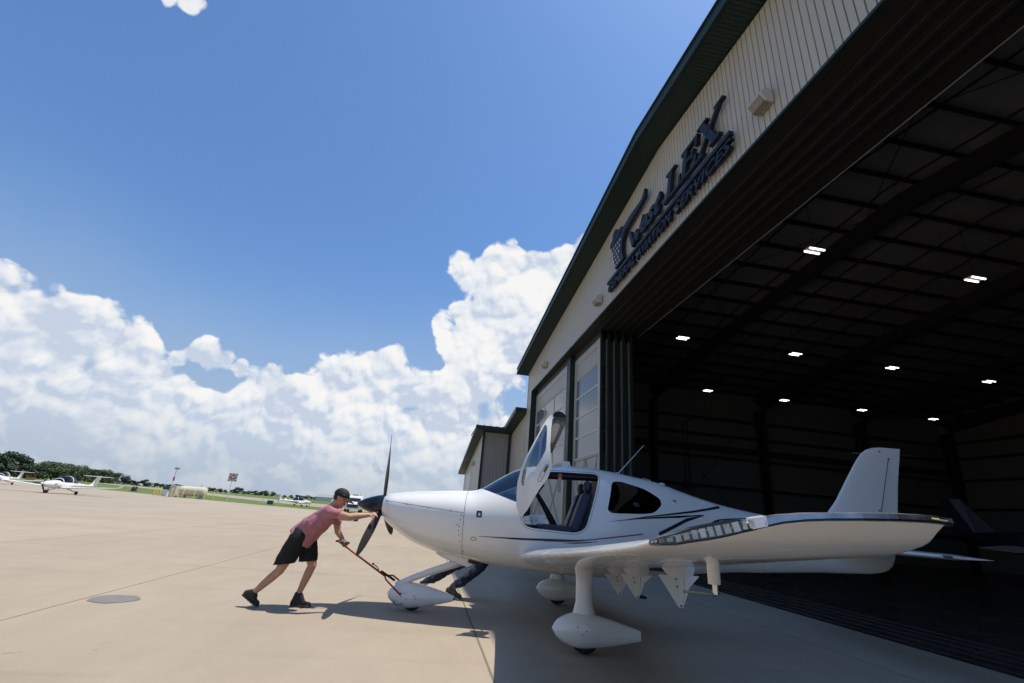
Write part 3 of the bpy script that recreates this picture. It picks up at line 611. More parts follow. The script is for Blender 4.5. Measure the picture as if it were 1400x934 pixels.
# ------------------------------------------------------------------ high bay lamps inside the hangar
LMP = []
for i, uu in enumerate((11.0, 19.25, 27.1)):
    for j, vv in enumerate((11.3, 17.5, 23.2, 29.3, 35.2)):
        LMP.append((vv, uu))
LMP += [(11.3, 3.0), (17.5, 3.0), (23.2, 3.0)]
proto = None
rows = {11.0: 'nearest row', 19.25: 'middle row', 27.1: 'farthest row', 3.0: 'row over the wing tip'}
ordw = {11.3: 'first', 17.5: 'second', 23.2: 'third', 29.3: 'fourth', 35.2: 'fifth'}
for vv, uu in LMP:
    loc = (vv*cos(HAN)-uu*sin(HAN), vv*sin(HAN)+uu*cos(HAN), 10.0)
    if proto is None:
        proto = empty('high_bay_lamp', loc, HAN, '-', 'hanging lamp', 'twin tube lamps hanging in the hangar')
        f = MB(); f.box((-.29, -.15, .04), (.29, .15, .075)); f.build('housing', 'lamphood', proto)
        for s in (-1, 1):
            f = MB(); f.box((-.27, s*.11-.022, .0), (.27, s*.11+.022, .038)); f.build('tube', 'lampon', proto)
        f = MB(); f.tube([(0, 0, .3), (0, 0, 2.6)], .010, 5); f.build('cable', 'steel', proto); t = proto
        for s in (-1, 1): f = MB(); f.tube([(s*.28, 0, .076), (0, 0, .3)], .006, 5); f.build('hanger', 'steel', proto)
    else:
        t = copy_tree(proto); t.location = loc
    t['label'] = 'lit hanging twin tube lamp, %s from the doorway in the %s' % (ordw[vv], rows[uu])
# ------------------------------------------------------------------ annex building beyond
an = empty('annex_building', (33.0*-sin(HAN)+VW*cos(HAN), 33.0*cos(HAN)+VW*sin(HAN), 0), HAN, 'lower cream metal building with dark green stepped roof attached beyond the big hangar', 'building')
def A(u): return u-33.0
def B_(v): return v-VW
def at_(z0, u): return 8.42-.11*(u-33)        # wall top of the set back wing
def bt_(u): return 7.75-.128*(u-39.3)
f = MB(); ribwall(f, A(33.04), A(39.2), lambda u: 0, lambda u: at_(0, u+33), 0); f.box((.03, A(33.04), 0), (12, A(39.2), 7.5)); f.build('wall', 'cream', an)
f = MB(); ribwall(f, A(39.3), A(57), lambda u: 0, lambda u: bt_(u+33), B_(3.95), .172); f.prism([(A(39.3), 0), (A(57), 0), (A(57), bt_(57)), (A(39.3), bt_(39.3))], B_(3.98), B_(16), 0)
f.build('front_wall', 'cream', an)
f = MB(); x = B_(3.95)
e = []
while x < 0: e += [(x, 0), (x+.20, 0), (x+.215, .03), (x+.245, .03), (x+.26, 0)]; x += .26
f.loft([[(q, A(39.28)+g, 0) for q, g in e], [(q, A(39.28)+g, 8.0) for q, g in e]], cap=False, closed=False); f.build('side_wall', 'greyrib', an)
f = MB()
f.box((B_(3.90), A(39.18), 0), (B_(4.08), A(39.34), 7.8)); f.build('corner_trim', 'green', an); f = MB(); f.box((B_(6.15), A(39.16), 0), (B_(6.33), A(39.27), 7.9)); f.build('corner_trim', 'green', an)
f = MB()   # roofs: set back wing and projecting wing, each with fascia thickness
f.prism([(A(33.04), at_(0, 33.04)+.38), (A(38.6), at_(0, 38.6)+.38), (A(38.6), at_(0, 38.6)), (A(33.04), at_(0, 33.04))], B_(5.55), B_(18), 0)
f.prism([(A(38.5), bt_(38.5)+.30), (A(57.8), bt_(57.8)+.30), (A(57.8), bt_(57.8)-.02), (A(38.5), bt_(38.5)-.02)], B_(3.2), B_(18), 0)
for k in range(9): f.box((B_(3.3)+k*.55, A(38.5), bt_(38.5)+.29), (B_(3.3)+k*.55+.06, A(45), bt_(38.5)+.36))
f.build('roof', 'green', an)
f = MB(); f.box((B_(3.925), A(48), 0), (B_(3.945), A(54), 4.9)); 
for z in (1.2, 2.4, 3.6): f.box((B_(3.915), A(48), z), (B_(3.924), A(54), z+.04))
f.box((B_(3.90), A(47.8), 4.9), (B_(3.944), A(54.2), 5.05)); f.build('overhead_door', 'farwall', an)
wallpack(45.6, 5.6, 'small beige wall light on the left face of the low annex building', 3.95)
wallpack(36.2, 4.1, 'small beige wall light on the set back annex wall beside the big hangar', 6.4)
sh = empty('far_shed', (-3.5, 92, 0), HAN, 'distant low grey shed peeking out beyond the annex building', 'shed')
f = MB(); f.box((0, 0, 0), (14, 16, 3.4)); f.build('wall', 'farwall', sh); f = MB(); f.prism([(-.5, 3.4), (8, 5.4), (16.5, 3.4), (16.5, 3.2), (-.5, 3.2)], -.5, 14.5, 0); f.build('roof', 'lamphood', sh)
# ------------------------------------------------------------------ marks on the apron
f = MB(); f.add([(.25*cos(a)*(1+.06*sin(3*a)), .24*sin(a)*(1+.05*cos(5*a)), 0) for a in [2*pi*i/40 for i in range(40)]], [tuple(range(40))])
o = f.build('floor_patch', 'patch'); o.location = (-4.40, 6.18, .0005); tag(o, 'round grey patch flush in the tan concrete left of the pushing man', 'patch')
# ------------------------------------------------------------------ the propeller plane   local axes: x aft from spinner tip, -y to port (the camera side), z up
pl = empty('airplane', (-2.0, 6.885, 0), radians(-1.1), 'white single engine propeller plane with raised gull door, black spinner and dark stripes', 'airplane')
def interp(T, a):
    if a <= T[0][0]: return T[0][1:]
    for i in range(len(T)-1):
        if a <= T[i+1][0]:
            t = (a-T[i][0])/(T[i+1][0]-T[i][0])
            p0 = T[max(i-1, 0)]; p1 = T[i]; p2 = T[i+1]; p3 = T[min(i+2, len(T)-1)]
            out = []
            for k in range(1, len(p1)):
                m1_ = (p2[k]-p0[k])/max(p2[0]-p0[0], 1e-6)*(p2[0]-p1[0]); m2_ = (p3[k]-p1[k])/max(p3[0]-p1[0], 1e-6)*(p2[0]-p1[0])
                h00 = 2*t**3-3*t*t+1; h10 = t**3-2*t*t+t; h01 = -2*t**3+3*t*t; h11 = t**3-t*t
                out.append(h00*p1[k]+h10*m1_+h01*p2[k]+h11*m2_)
            return out
    return T[-1][1:]
#     a     top   bot   halfw  zmid(frac) nu    nl
FT = [(.43, 1.405, 1.10, .27, .50, 2.3, 2.3), (.50, 1.425, 1.035, .37, .52, 2.4, 2.4), (.60, 1.442, .97, .43, .55, 2.4, 2.4), (.82, 1.478, .845, .485, .58, 2.4, 2.3), (1.08, 1.503, .755, .53, .58, 2.4, 2.3), (1.37, 1.528, .70, .565, .58, 2.4, 2.3),
      (1.67, 1.556, .66, .59, .56, 2.3, 2.3), (1.80, 1.625, .64, .60, .53, 2.2, 2.3), (1.96, 1.735, .625, .605, .50, 2.0, 2.4), (2.12, 1.835, .61, .61, .47, 1.85, 2.4), (2.27, 1.905, .60, .612, .455, 1.8, 2.4), (2.50, 1.953, .585, .612, .44, 1.8, 2.5), (2.74, 1.978, .575, .61, .43, 1.8, 2.5),
      (3.10, 1.990, .57, .60, .43, 1.8, 2.5), (3.52, 1.965, .585, .575, .44, 1.85, 2.5), (3.88, 1.915, .62, .53, .45, 1.9, 2.4), (4.26, 1.850, .665, .465, .46, 2.0, 2.3), (4.59, 1.755, .70, .41, .48, 2.0, 2.2), (4.89, 1.675, .73, .365, .5, 2, 2.1),
      (5.20, 1.610, .765, .32, .5, 2, 2), (5.73, 1.535, .80, .255, .5, 2, 2), (6.4, 1.475, .85, .18, .5, 2, 2), (6.9, 1.44, .875, .125, .5, 2, 2), (7.2, 1.41, .90, .09, .5, 2, 2), (7.38, 1.38, .96, .06, .5, 2, 2), (7.45, 1.34, 1.04, .04, .5, 2, 2), (7.48, 1.30, 1.10, .02, .5, 2, 2)]
NR = 72
def fring(a, off=0.):
    top, bot, hw, zm, nu, nl = interp(FT, a); top -= off; bot += off; hw = max(hw-off, .004); zc = bot+(top-bot)*zm; r = []
    for j in range(NR):
        t = 2*pi*j/NR; c, s = cos(t), sin(t); n = nu if s >= 0 else nl
        y = hw*math.copysign(abs(c)**(2/n), c); z = math.copysign(abs(s)**(2/n), s)*((top-zc) if s >= 0 else (zc-bot))
        r.append((a, y, zc+z))
    return r
def fuse(off, a0=.43, a1=7.48, step=.06):
    mb = MB(); n = max(2, int((a1-a0)/step)); mb.loft([fring(a0+(a1-a0)*i/n, off) for i in range(n+1)]); return mb
def side(poly, lo=-1.4, hi=1.4):
    mb = MB(); mb.prism(poly, lo, hi, 1); return mb
def rounded(poly, r=.05, n=4):
    out = []
    for i, p in enumerate(poly):
        p = Vector(p); a = Vector(poly[i-1]); b = Vector(poly[(i+1) % len(poly)])
        da = (a-p); db = (b-p); ra = min(r, da.length*.45, db.length*.45); pa = p+da.normalized()*ra; pb = p+db.normalized()*ra
        for k in range(n+1):
            t = k/n; q = pa*(1-t)**2+p*2*t*(1-t)+pb*t*t; out.append((q.x, q.y))
    return out
WS = rounded([(1.66, 1.585), (1.78, 1.565), (2.10, 1.468), (2.245, 1.425), (2.30, 1.45), (2.33, 1.72), (2.36, 1.90), (2.30, 2.2), (1.6, 2.2)], .02)
DOOR = rounded([(2.30, 1.30), (2.36, 1.155), (2.46, 1.13), (3.02, 1.115), (3.14, 1.17), (3.36, 1.86), (3.30, 1.885), (2.75, 1.875), (2.42, 1.83), (2.33, 1.60)], .09)
REAR = rounded([(3.425, 1.42), (3.53, 1.80), (3.66, 1.81), (3.98, 1.735), (4.17, 1.62), (4.18, 1.54), (4.06, 1.43), (3.9, 1.405), (3.48, 1.385)], .08)
inner = MB(); inner.loft([fring(1.78+(4.25-1.78)*i/36, .035) for i in range(37)])
body = boolean(fuse(0), [(inner, 'DIFFERENCE'), (side(WS), 'DIFFERENCE'), (side(DOOR), 'DIFFERENCE'), (side(REAR), 'DIFFERENCE')], 'fuselage', 'white', pl, auto=25)
def skinpiece(poly, o1, o2, name, m, a0, a1, parent=pl, lo=-1.4, hi=1.4, extra=()):
    o_ = fuse(o1, a0, a1, .05); i_ = fuse(o2, a0-.02, a1+.02, .05)
    return boolean(o_, [(i_, 'DIFFERENCE'), (side(poly, lo, hi), 'INTERSECT')]+list(extra), name, m, parent)
skinpiece(WS, .006, .014, 'windshield', 'pane', 1.5, 2.6)
for s in (-1, 1):
    lo, hi = (-1.4, 0) if s < 0 else (0, 1.4)
    skinpiece(REAR, .005, .012, 'rear_window', 'pane_dark', 3.2, 4.4, lo=lo, hi=hi)
# dark door frame seal lining the opening
def ringpoly(poly, grow):
    c = Vector((sum(p[0] for p in poly)/len(poly), sum(p[1] for p in poly)/len(poly))); n = len(poly); out = []
    for i in range(n):
        a = Vector(poly[i-1]); b = Vector(poly[(i+1) % n]); t = (b-a).normalized(); nn = Vector((t.y, -t.x)); p = Vector(poly[i])
        if (p-c).dot(nn) < 0: nn = -nn
        out.append(tuple(p+nn*grow))
    return out
for s in (-1, 1):
    lo, hi = (-1.4, 0) if s < 0 else (0, 1.4)
    skinpiece(ringpoly(DOOR, .001), .012, .055, 'door_seal', 'matblack', 2.1, 3.5, lo=lo, hi=hi, extra=[(side(ringpoly(DOOR, -.03)), 'DIFFERENCE')])
    skinpiece(ringpoly(DOOR, .022), -.002, .02, 'door_gap', 'seam', 2.1, 3.5, lo=lo, hi=hi, extra=[(side(ringpoly(DOOR, .017)), 'DIFFERENCE')])
# headliner over the doors: roof strip is dark inside
skinpiece([(2.3, 1.80), (3.45, 1.83), (3.45, 2.1), (2.3, 2.1)], .037, .06, 'headliner', 'cabin', 2.2, 3.5)
# stripes
def stripe(poly, m, name='stripe'):
    for lo, hi in ((-1.4, 0), (0, 1.4)): skinpiece(poly, -.003, .004, name, m, min(p[0] for p in poly)-.1, max(p[0] for p in poly)+.1, lo=lo, hi=hi)
def band(top, w, m):
    lo_ = [(a, z-w_b) for (a, z), w_b in zip(top, w)]
    for i in range(len(top)-1): pass
    return stripe([tuple(p) for p in top]+lo_[::-1], m)
band([(1.787, .986), (2.05, .994), (2.35, 1.005), (2.628, 1.019), (2.85, 1.028), (3.05, 1.036), (3.274, 1.062)], [.003, .014, .024, .026, .020, .010, .003], 'stripe_dark')
band([(2.612, .990), (2.83, 1.006), (3.05, 1.029), (3.417, 1.092), (3.882, 1.17)], [.003, .009, .012, .014, .014], 'stripe_red')
band([(2.86, .990), (3.0, 1.002), (3.15, 1.018), (3.30, 1.036)], [.003, .014, .012, .004], 'stripe_dark')
band([(3.452, 1.284), (3.82, 1.352), (4.10, 1.390), (4.40, 1.425), (4.76, 1.462)], [.003, .014, .022, .028, .008], 'stripe_dark')
band([(4.10, 1.20), (4.30, 1.30), (4.50, 1.40), (4.76, 1.458)], [.045, .046, .044, .008], 'stripe_dark')
band([(3.606, 1.31), (3.95, 1.385), (4.25, 1.438), (4.62, 1.505), (4.85, 1.555), (5.05, 1.602)], [.003, .012, .020, .026, .030, .034], 'stripe_dark')
band([(4.80, 1.345), (4.90, 1.40), (4.98, 1.425), (5.2, 1.452), (5.52, 1.480)], [.045, .035, .020, .012, .006], 'stripe_dark')
# cowl seams
for poly in ([(1.585, .6), (1.591, .6), (1.572, 1.6), (1.566, 1.6)], [(.46, 1.322), (.46, 1.326), (1.57, 1.248), (1.57, 1.244)]): skinpiece(poly, -.0012, .004, 'panel_gap', 'seam', .43, 2.4)
# small fittings on the port side
def yat(a, z, s=-1):
    top, bot, hw, zm, nu, nl = interp(FT, a); zc = bot+(top-bot)*zm; n = nu if z >= zc else nl; H = (top-zc) if z >= zc else (zc-bot)
    t = min(abs(z-zc)/H, 1); return s*hw*(1-t**n)**(1/n)
def stud(a, z, r, m, name, n=10, sx=1):
    f = MB(); y = yat(a, z); f.prism([(a+r*sx*cos(2*pi*k/n), z+r*sin(2*pi*k/n)) for k in range(n)], y-.003, y+.02, 1); return f.build(name, m, pl)
vent = skinpiece(rounded([(1.735, 1.205), (1.805, 1.205), (1.805, 1.285), (1.735, 1.285)], .012), -.003, .01, 'static_port', 'black', 1.6, 1.95, lo=-1.4, hi=0)
o_ = skinpiece([(1.757, 1.225), (1.785, 1.225), (1.785, 1.262), (1.757, 1.262)], -.005, .0, 'port_plate', 'alu', 1.6, 1.95, lo=-1.4, hi=0)
skinpiece([(1.725+.036*cos(t), .948+.023*sin(t)) for t in [2*pi*k/20 for k in range(20)]], -.003, .01, 'cap', 'black', 1.6, 1.95, lo=-1.4, hi=0); skinpiece([(1.725+.029*cos(t), .948+.017*sin(t)) for t in [2*pi*k/20 for k in range(20)]], -.005, .0, 'cap', 'alu', 1.6, 1.95, lo=-1.4, hi=0)
for a, z in [(1.545, 1.215), (1.535, 1.16), (1.53, 1.08), (1.525, 1.03), (1.535, .98), (1.55, .90), (.50, 1.318), (.80, 1.298), (1.1, 1.276), (1.4, 1.257), (1.5, 1.10), (1.6, .78)]: stud(a, z, .008, 'seam', 'fastener', 8)
stud(4.37, 1.60, .024, 'seam', 'decal', 12); stud(4.37, 1.60, .018, 'white', 'decal', 12)
# spinner and propeller
pr = MB(); pr.lathe([(0, 0), (.012, .016), (.05, .042), (.12, .078), (.2, .106), (.28, .128), (.36, .143), (.42, .150), (.428, .145)], 0, 32, (0, 0, 1.255))
pr.build('spinner', 'black', pl, True, auto=40)
prop = empty('propeller', (.375, 0, 1.255)); prop.parent = pl
bladem = []
for k, th in enumerate((radians(6), radians(126), radians(-114))):
    f = MB(); rings = []
    for i in range(22):
        r = .08+(.98-.08)*i/21; q = min(1, r/.98)
        ch = .05+.085*sin(min(1, (q-.05)/.55)*pi/2)*(1 if q < .72 else max(.02, (1-((q-.72)/.285)**2.2)))
        th_ = max(.035*max(0, 1-q)**1.2, .006); tw = radians(62-46*min(1, q*1.05)); sw = -.02*q*q
        ring = []
        for j in range(16):
            t = 2*pi*j/16; x = ch/2*cos(t); y = th_/2*sin(t)*(1+.4*cos(t)); ring.append(Vector((x*sin(tw)*.85+y*cos(tw)+sw, -x*cos(tw)+y*sin(tw), r)))
        rings.append([Matrix.Rotation(th, 4, 'X') @ p for p in ring])
    f.loft(rings); f.build('blade', 'blade', prop, True, auto=50)
# exhaust / nose gear housing
f = MB(); f.loft([[(a, y*w, z) for (y, z) in [(-1, zt), (-.85, zb+.02), (-.3, zb), (.3, zb), (.85, zb+.02), (1, zt)]] for a, w, zt, zb in [(1.20, .03, .72, .70), (1.30, .09, .74, .655), (1.5, .13, .72, .60), (1.66, .14, .70, .555), (1.735, .12, .68, .60)]])
f.build('gear_fairing', 'white', pl, True, auto=45)
f = MB(); f.tube([(1.66, -.15, .66), (1.78, -.15, .635), (1.82, -.15, .625)], .026, 10); f.build('exhaust_pipe', 'steel', pl)
# nose leg, pant, wheel
f = MB(); f.tube([(1.58, 0, .63), (1.38, 0, .555), (1.15, 0, .47), (.92, 0, .375), (.72, 0, .285)], [.07, .062, .055, .052, .045], 14, flat=.8); f.build('nose_leg', 'white', pl, True)
def pant(name, x0, x1, zc, hgt, w, y, tilt=0, tailz=0, thick_=.22):
    rings = []; n = 22
    for i in range(n+1):
        t = i/n; x = x0+(x1-x0)*t
        prof = (sin(min(1, t/.34)*pi/2)**.55) if t < .34 else (1-(1-thick_)*((t-.34)/.66)**1.35)
        prof = max(prof, .03); zz = zc+tailz*max(0, (t-.3)/.7)**1.3
        rings.append([(x, y+w*prof*(1 if t < .4 else 1-.45*(t-.4)/.6)*math.copysign(abs(cos(a))**.85, cos(a)), zz+hgt*prof*sin(a)) for a in [2*pi*k/24 for k in range(24)]])
    f = MB(); f.loft(rings); return f.build(name, 'white', pl, True, auto=40)
def wheel(x, y, r, w, name='wheel'):
    f = MB(); f.lathe([(-w, r*.72), (-w*.9, r*.9), (-w*.5, r*.985), (0, r), (w*.5, r*.985), (w*.9, r*.9), (w, r*.72)], 1, 28, (x, y, r)); return f.build(name, 'matblack', pl, True)
np_ = pant('nose_pant', .615, 1.50, .178, .155, .135, 0, tailz=.0)
wheel(.965, 0, .155, .055)
f = MB(); f.prism([(.80+.075*cos(a), .14+.075*sin(a)) for a in [radians(200+130*k/10) for k in range(11)]]+[(.80+.071*cos(a), .14+.071*sin(a)) for a in [radians(330-130*k/10) for k in range(11)]], -.134, -.1, 1); f.build('access_arc', 'seam', pl)
for a_, z_ in [(.83, .17), (.90, .145), (.87, .21), (1.0, .19), (1.02, .16)]: f = MB(); f.lathe([(-.137, .006), (-.1, .006)], 1, 8, (a_, 0, z_)); f.build('fastener', 'seam', pl)
# main gear
for s in (-1, 1):
    y = s*1.37
    f = MB(); R_ = []
    for (x, yy, z, ch, th) in [(3.02, s*1.18, .90, .36, .09), (3.02, s*1.24, .83, .27, .075), (3.02, s*1.30, .76, .205, .06), (3.015, s*1.34, .70, .185, .052), (3.01, s*1.355, .58, .175, .048), (3.01, s*1.365, .46, .18, .048), (3.01, s*1.37, .39, .22, .055), (3.01, s*1.37, .30, .28, .06)]:
        R_.append([(x+ch/2*cos(t), yy+th/2*sin(t)*2, z) for t in [2*pi*k/20 for k in range(20)]])
    f.loft(R_); f.build('main_leg', 'white', pl, True, auto=50)
    pant('wheel_pant', 2.68, 3.60, .208, .165, .135, y, tailz=-.012, thick_=.30)
    wheel(3.02, y, .155, .06)
    for a_, z_ in [(3.02, .225), (2.93, .255), (2.98, .19)]: f = MB(); f.lathe([(y-.138 if s < 0 else y+.1, .006), (y-.1 if s < 0 else y+.138, .006)], 1, 8, (a_, 0, z_)); f.build('fastener', 'seam', pl)
# wings
def airfoil(aLE, ch, z, t, p, camber=.02, n=22, tw=0):
    r = []
    xs = [.5*(1-cos(pi*i/n)) for i in range(n+1)]
    def th(x): return 5*t*(.2969*sqrt(x)-.126*x-.3516*x*x+.2843*x**3-.1015*x**4)
    def cm(x): return camber*(1-(2*x-.8)**2/1.44)*.9 if True else 0
    up_ = [(aLE+ch*x, p, z+ch*(cm(x)-cm(0)+th(x))-tw*x*ch) for x in xs]; lo_ = [(aLE+ch*x, p, z+ch*(cm(x)-cm(0)-th(x))-tw*x*ch) for x in xs[1:-1]]
    return up_+lo_[::-1]
WG = [(.30, 2.28, 1.70, .770, .150), (.62, 2.34, 1.56, .795, .145), (1.0, 2.37, 1.45, .828, .135), (1.6, 2.40, 1.345, .880, .13), (2.4, 2.43, 1.25, .948, .12), (3.2, 2.46, 1.125, 1.017, .105), (4.0, 2.487, .97, 1.086, .098), (4.7, 2.508, .845, 1.148, .092), (5.1, 2.52, .795, 1.186, .086),
      (5.35, 2.53, .75, 1.212, .078), (5.50, 2.545, .693, 1.238, .066), (5.60, 2.60, .60, 1.262, .052), (5.66, 2.69, .483, 1.289, .042), (5.70, 2.775, .385, 1.310, .034), (5.72, 2.87, .285, 1.324, .028)]
WR = [(k_, *interp(WG, k_)) for k_ in [.30, .62, 1.0, 1.6, 2.4, 3.2, 4.0, 4.7, 5.1, 5.3, 5.42, 5.50, 5.56, 5.60, 5.635, 5.66, 5.68, 5.70, 5.71, 5.72]]
wings = {}
for s in (-1, 1):
    f = MB(); f.loft([airfoil(a, c, z, t, s*p, .018, tw=-.045*min(1, p/5)**2) for p, a, c, z, t in WR]); w = f.build('wing', 'white', pl, True, auto=55); wings[s] = w
# wing tip lens: tapered strip following the tip outline
def tipstrip(s, pts, name, m, parent, out=.006, thick=.006):
    f = MB(); rings = []
    for (a, p, z, h_) in pts: rings.append([(a, s*(p+out), z-h_/2), (a, s*(p+out*.6), z+h_/2), (a, s*(p-.02), z+h_/2+.002), (a, s*(p-.02), z-h_/2-.002)])
    f.loft(rings); return f.build(name, m, parent)
TP = [(2.537, 5.46, 1.228, .003), (2.545, 5.50, 1.233, .012), (2.572, 5.555, 1.243, .020), (2.600, 5.592, 1.256, .025), (2.632, 5.617, 1.266, .027), (2.660, 5.642, 1.275, .026), (2.696, 5.662, 1.287, .023), (2.722, 5.678, 1.295, .021)]
TQ = [(2.718, 5.675, 1.294, .020), (2.742, 5.69, 1.301, .017), (2.776, 5.70, 1.310, .014), (2.825, 5.71, 1.318, .012), (2.874, 5.718, 1.323, .011), (2.95, 5.722, 1.329, .011), (3.033, 5.722, 1.334, .011), (3.10, 5.716, 1.336, .011), (3.14, 5.71, 1.336, .011), (3.175, 5.702, 1.334, .010)]
for s in (-1, 1):
    par = empty('tip_light'); par.parent = pl
    tipstrip(s, [(a, p+.004, z, h_+.006) for a, p, z, h_ in TP[:-1]], 'lamp_bezel', 'black', par, .002)
    for i in range(7):
        q = TP[min(i+0, 6)]; q2 = TP[min(i+1, 7)]
        a, p, z = (q[0]+q2[0])/2, (q[1]+q2[1])/2, (q[2]+q2[2])/2; h2 = max(.002, q[3]*.36)
        L_ = MB(); e0, e1 = Vector((q[0], s*(q[1]+.007), q[2])), Vector((q2[0], s*(q2[1]+.007), q2[2])); L_.beam(e0.lerp(e1, .06), e0.lerp(e1, .40), .004, h2*2.3); L_.build('led', 'ledw', par); L_ = MB(); L_.beam(e0.lerp(e1, .54), e0.lerp(e1, .90), .004, h2*2.3); L_.build('led', 'alu' if i % 2 else 'ledw', par)
    tipstrip(s, [(a, p+.009, z, h_+.001) for a, p, z, h_ in TP[:-1]], 'lens', 'lens', par, .005)
    tipstrip(s, [(2.716, 5.675, 1.293, .024), (2.730, 5.682, 1.297, .023), (2.744, 5.690, 1.301, .022)], 'clamp', 'white', par, .0095)
    tipstrip(s, TQ, 'metal_strip', 'chrome', par, .008)
    tipstrip(s, [(a, p+.002, z-h_/2-.002, .006) for a, p, z, h_ in TP+TQ], 'edge_seal', 'black', par, .006)
    tipstrip(s, [(3.115, 5.714, 1.336, .003), (3.135, 5.711, 1.336, .003)], 'lamp_label', 'dimyellow', par, .0092)
    tipstrip(s, [(2.672, 5.650, 1.279, .004), (2.688, 5.658, 1.284, .003)], 'lamp_label', 'dimyellow', par, .0098)
def wz(p):
    for i in range(len(WG)-1):
        if WG[i][0] <= p <= WG[i+1][0]:
            t = (p-WG[i][0])/(WG[i+1][0]-WG[i][0]); return [WG[i][k]+t*(WG[i+1][k]-WG[i][k]) for k in range(5)]
def under(p, a):
    _, aL, ch, z, t = wz(p); x = min(max((a-aL)/ch, .001), .999); th = 5*t*(.2969*sqrt(x)-.126*x-.3516*x*x+.2843*x**3-.1015*x**4); c = lambda x: .018*(1-(2*x-.8)**2/1.44)*.9
    return z+ch*(c(x)-c(0)-th)+.045*min(1, p/5)**2*x*ch
# flap and aileron seams on the underside, hinge brackets
for s in (-1, 1):
    for (p, dep, a0) in ((1.02, .20, 3.30), (1.55, .215, 3.36), (2.60, .235, 3.44)):
        b = empty('flap_hinge'); b.parent = pl
        a1 = a0+.30; zz = under(p, a0+.12)
        f = MB(); f.loft([[(a0+q*(a1-a0), s*p+y, z+.012) for q, y, z in [(0, 0, zz), (.25, -.028, zz-.01), (.7, -.030, zz), (1, 0, zz), (.7, .030, zz), (.25, .028, zz-.01)]], [(a0+.08+q*(a1-a0-.10), s*p+y, z) for q, y, z in [(0, 0, zz-.075), (.25, -.02, zz-.08), (.7, -.02, zz-.08), (1, 0, zz-.075), (.7, .02, zz-.08), (.25, .02, zz-.08)]]]); f.build('fairing', 'white_soft', b, True, auto=40)
        f = MB(); f.prism(rounded([(a0-.01, zz-.060), (a1-.10, zz-.065), (a1-.115, zz-dep-.06), (a1-.15, zz-dep-.06)], .012), s*p-.011, s*p+.011, 1); f.build('plate', 'white_soft', b)
        f = MB(); f.prism(rounded([(a1-.095, zz-.065), (a1+.03, zz-.05), (a1-.06, zz-dep*.6), (a1-.11, zz-dep-.04)], .012), s*p-.016, s*p+.016, 1); f.build('rear_plate', 'white_soft', b)
        f = MB(); 
        for (x, z) in ((a1-.135, zz-dep-.045), (a0+.13, zz-.085), (a1-.16, zz-dep*.6)): f.lathe([(-.017, .008), (.017, .008)], 1, 8, (x, s*p, z))
        f.build('bolt', 'seam', b)
    f = MB(); prev = None
    for k in range(13):
        p = .75+(5.3-.75)*k/12; aL, ch = wz(p)[1:3]; a = aL+ch*.76; f.v.append((a, s*p, under(p, a)-.0015)); f.v.append((a+.007, s*p, under(p, a+.007)-.0015))
    f.f = [(2*i, 2*i+1, 2*i+3, 2*i+2) for i in range(12)]; f.m = [0]*12; f.build('hinge_line', 'seam', pl)
    # thin seam along the underside near the tip
# tie down ring, footstep, tail skid
f = MB()
for z in (.735, .700): 
    f.tube([(2.80+.014*cos(t), -1.02, z+.016*sin(t)) for t in [2*pi*k/12 for k in range(13)]], .004, 6)
f.build('tie_down_ring', 'alu', pl)
f = MB(); f.tube([(3.62, -.52, .70), (3.76, -.60, .50), (3.80, -.66, .47)], .016, 8); f.box((3.74, -.72, .455), (3.86, -.58, .475)); f.build('entry_step', 'matblack', pl)
# pitot mast under the near wing
pt_ = empty('pitot'); pt_.parent = pl; pp = 4.55
zz = under(pp, 3.07)+.02
f = MB(); f.loft([[(3.085+r*cos(t), -pp+r*.6*sin(t), z) for t in [2*pi*k/16 for k in range(16)]] for z, r in ((zz+.05, .030), (zz-.06, .029), (zz-.105, .028))]); f.box((3.03, -pp-.022, zz-.012), (3.14, -pp+.022, zz-.005)); f.build('mast', 'white_soft', pt_)
f = MB(); f.lathe([(zz-.106, .015), (zz-.145, .015), (zz-.152, .009)], 2, 12, (3.09, -pp, 0)); f.build('stem', 'alu', pt_)
f = MB(); f.tube([(3.095, -pp, zz-.149), (3.0, -pp, zz-.145), (2.94, -pp, zz-.143)], [.007, .006, .005], 10); f.build('tube', 'chrome', pt_)
# tail surfaces
f = MB(); R_ = []
FN = [(1.36, 6.35, 7.56, .10), (1.50, 6.55, 7.60, .10), (1.66, 6.67, 7.64, .095), (1.80, 6.79, 7.67, .09), (2.10, 6.99, 7.74, .085), (2.35, 7.16, 7.81, .075), (2.50, 7.28, 7.855, .065), (2.565, 7.37, 7.87, .05), (2.60, 7.47, 7.88, .035), (2.615, 7.58, 7.885, .02)]
for z, a0, a1, t in FN:
    n = 16; xs = [.5*(1-cos(pi*i/n)) for i in range(n+1)]; ch = a1-a0
    th = lambda x: 5*(t*.75)*(.2969*sqrt(x)-.126*x-.3516*x*x+.2843*x**3-.1015*x**4)*ch
    R_.append([(a0+ch*x, -th(x)-.002, z) for x in xs]+[(a0+ch*x, th(x)+.002, z) for x in xs[1:-1][::-1]])
f.loft(R_); f.build('fin', 'white', pl, True, auto=50)
f = MB()   # rudder hinge gap, both faces
for s in (-1, 1): f.beam((7.395, s*.036, 1.70), (7.66, s*.0225, 2.44), .006, .006)
f.build('rudder_gap', 'seam', pl)
f = MB()
for (x, z, r) in ((7.665, 2.45, .011), (7.38, 1.72, .011), (7.55, 2.55, .009)): f.lathe([(-.035, r), (.035, r)], 1, 8, (x, 0, z))
f.build('rudder_hinge', 'seam', pl)
f = MB(); f.tube([(7.36, 0, 2.515), (8.13, 0, 2.525)], .005, 6); f.tube([(7.2, .03, 2.512), (7.36, .03, 2.515)], .005, 6); f.build('tail_antenna', 'alu', pl)
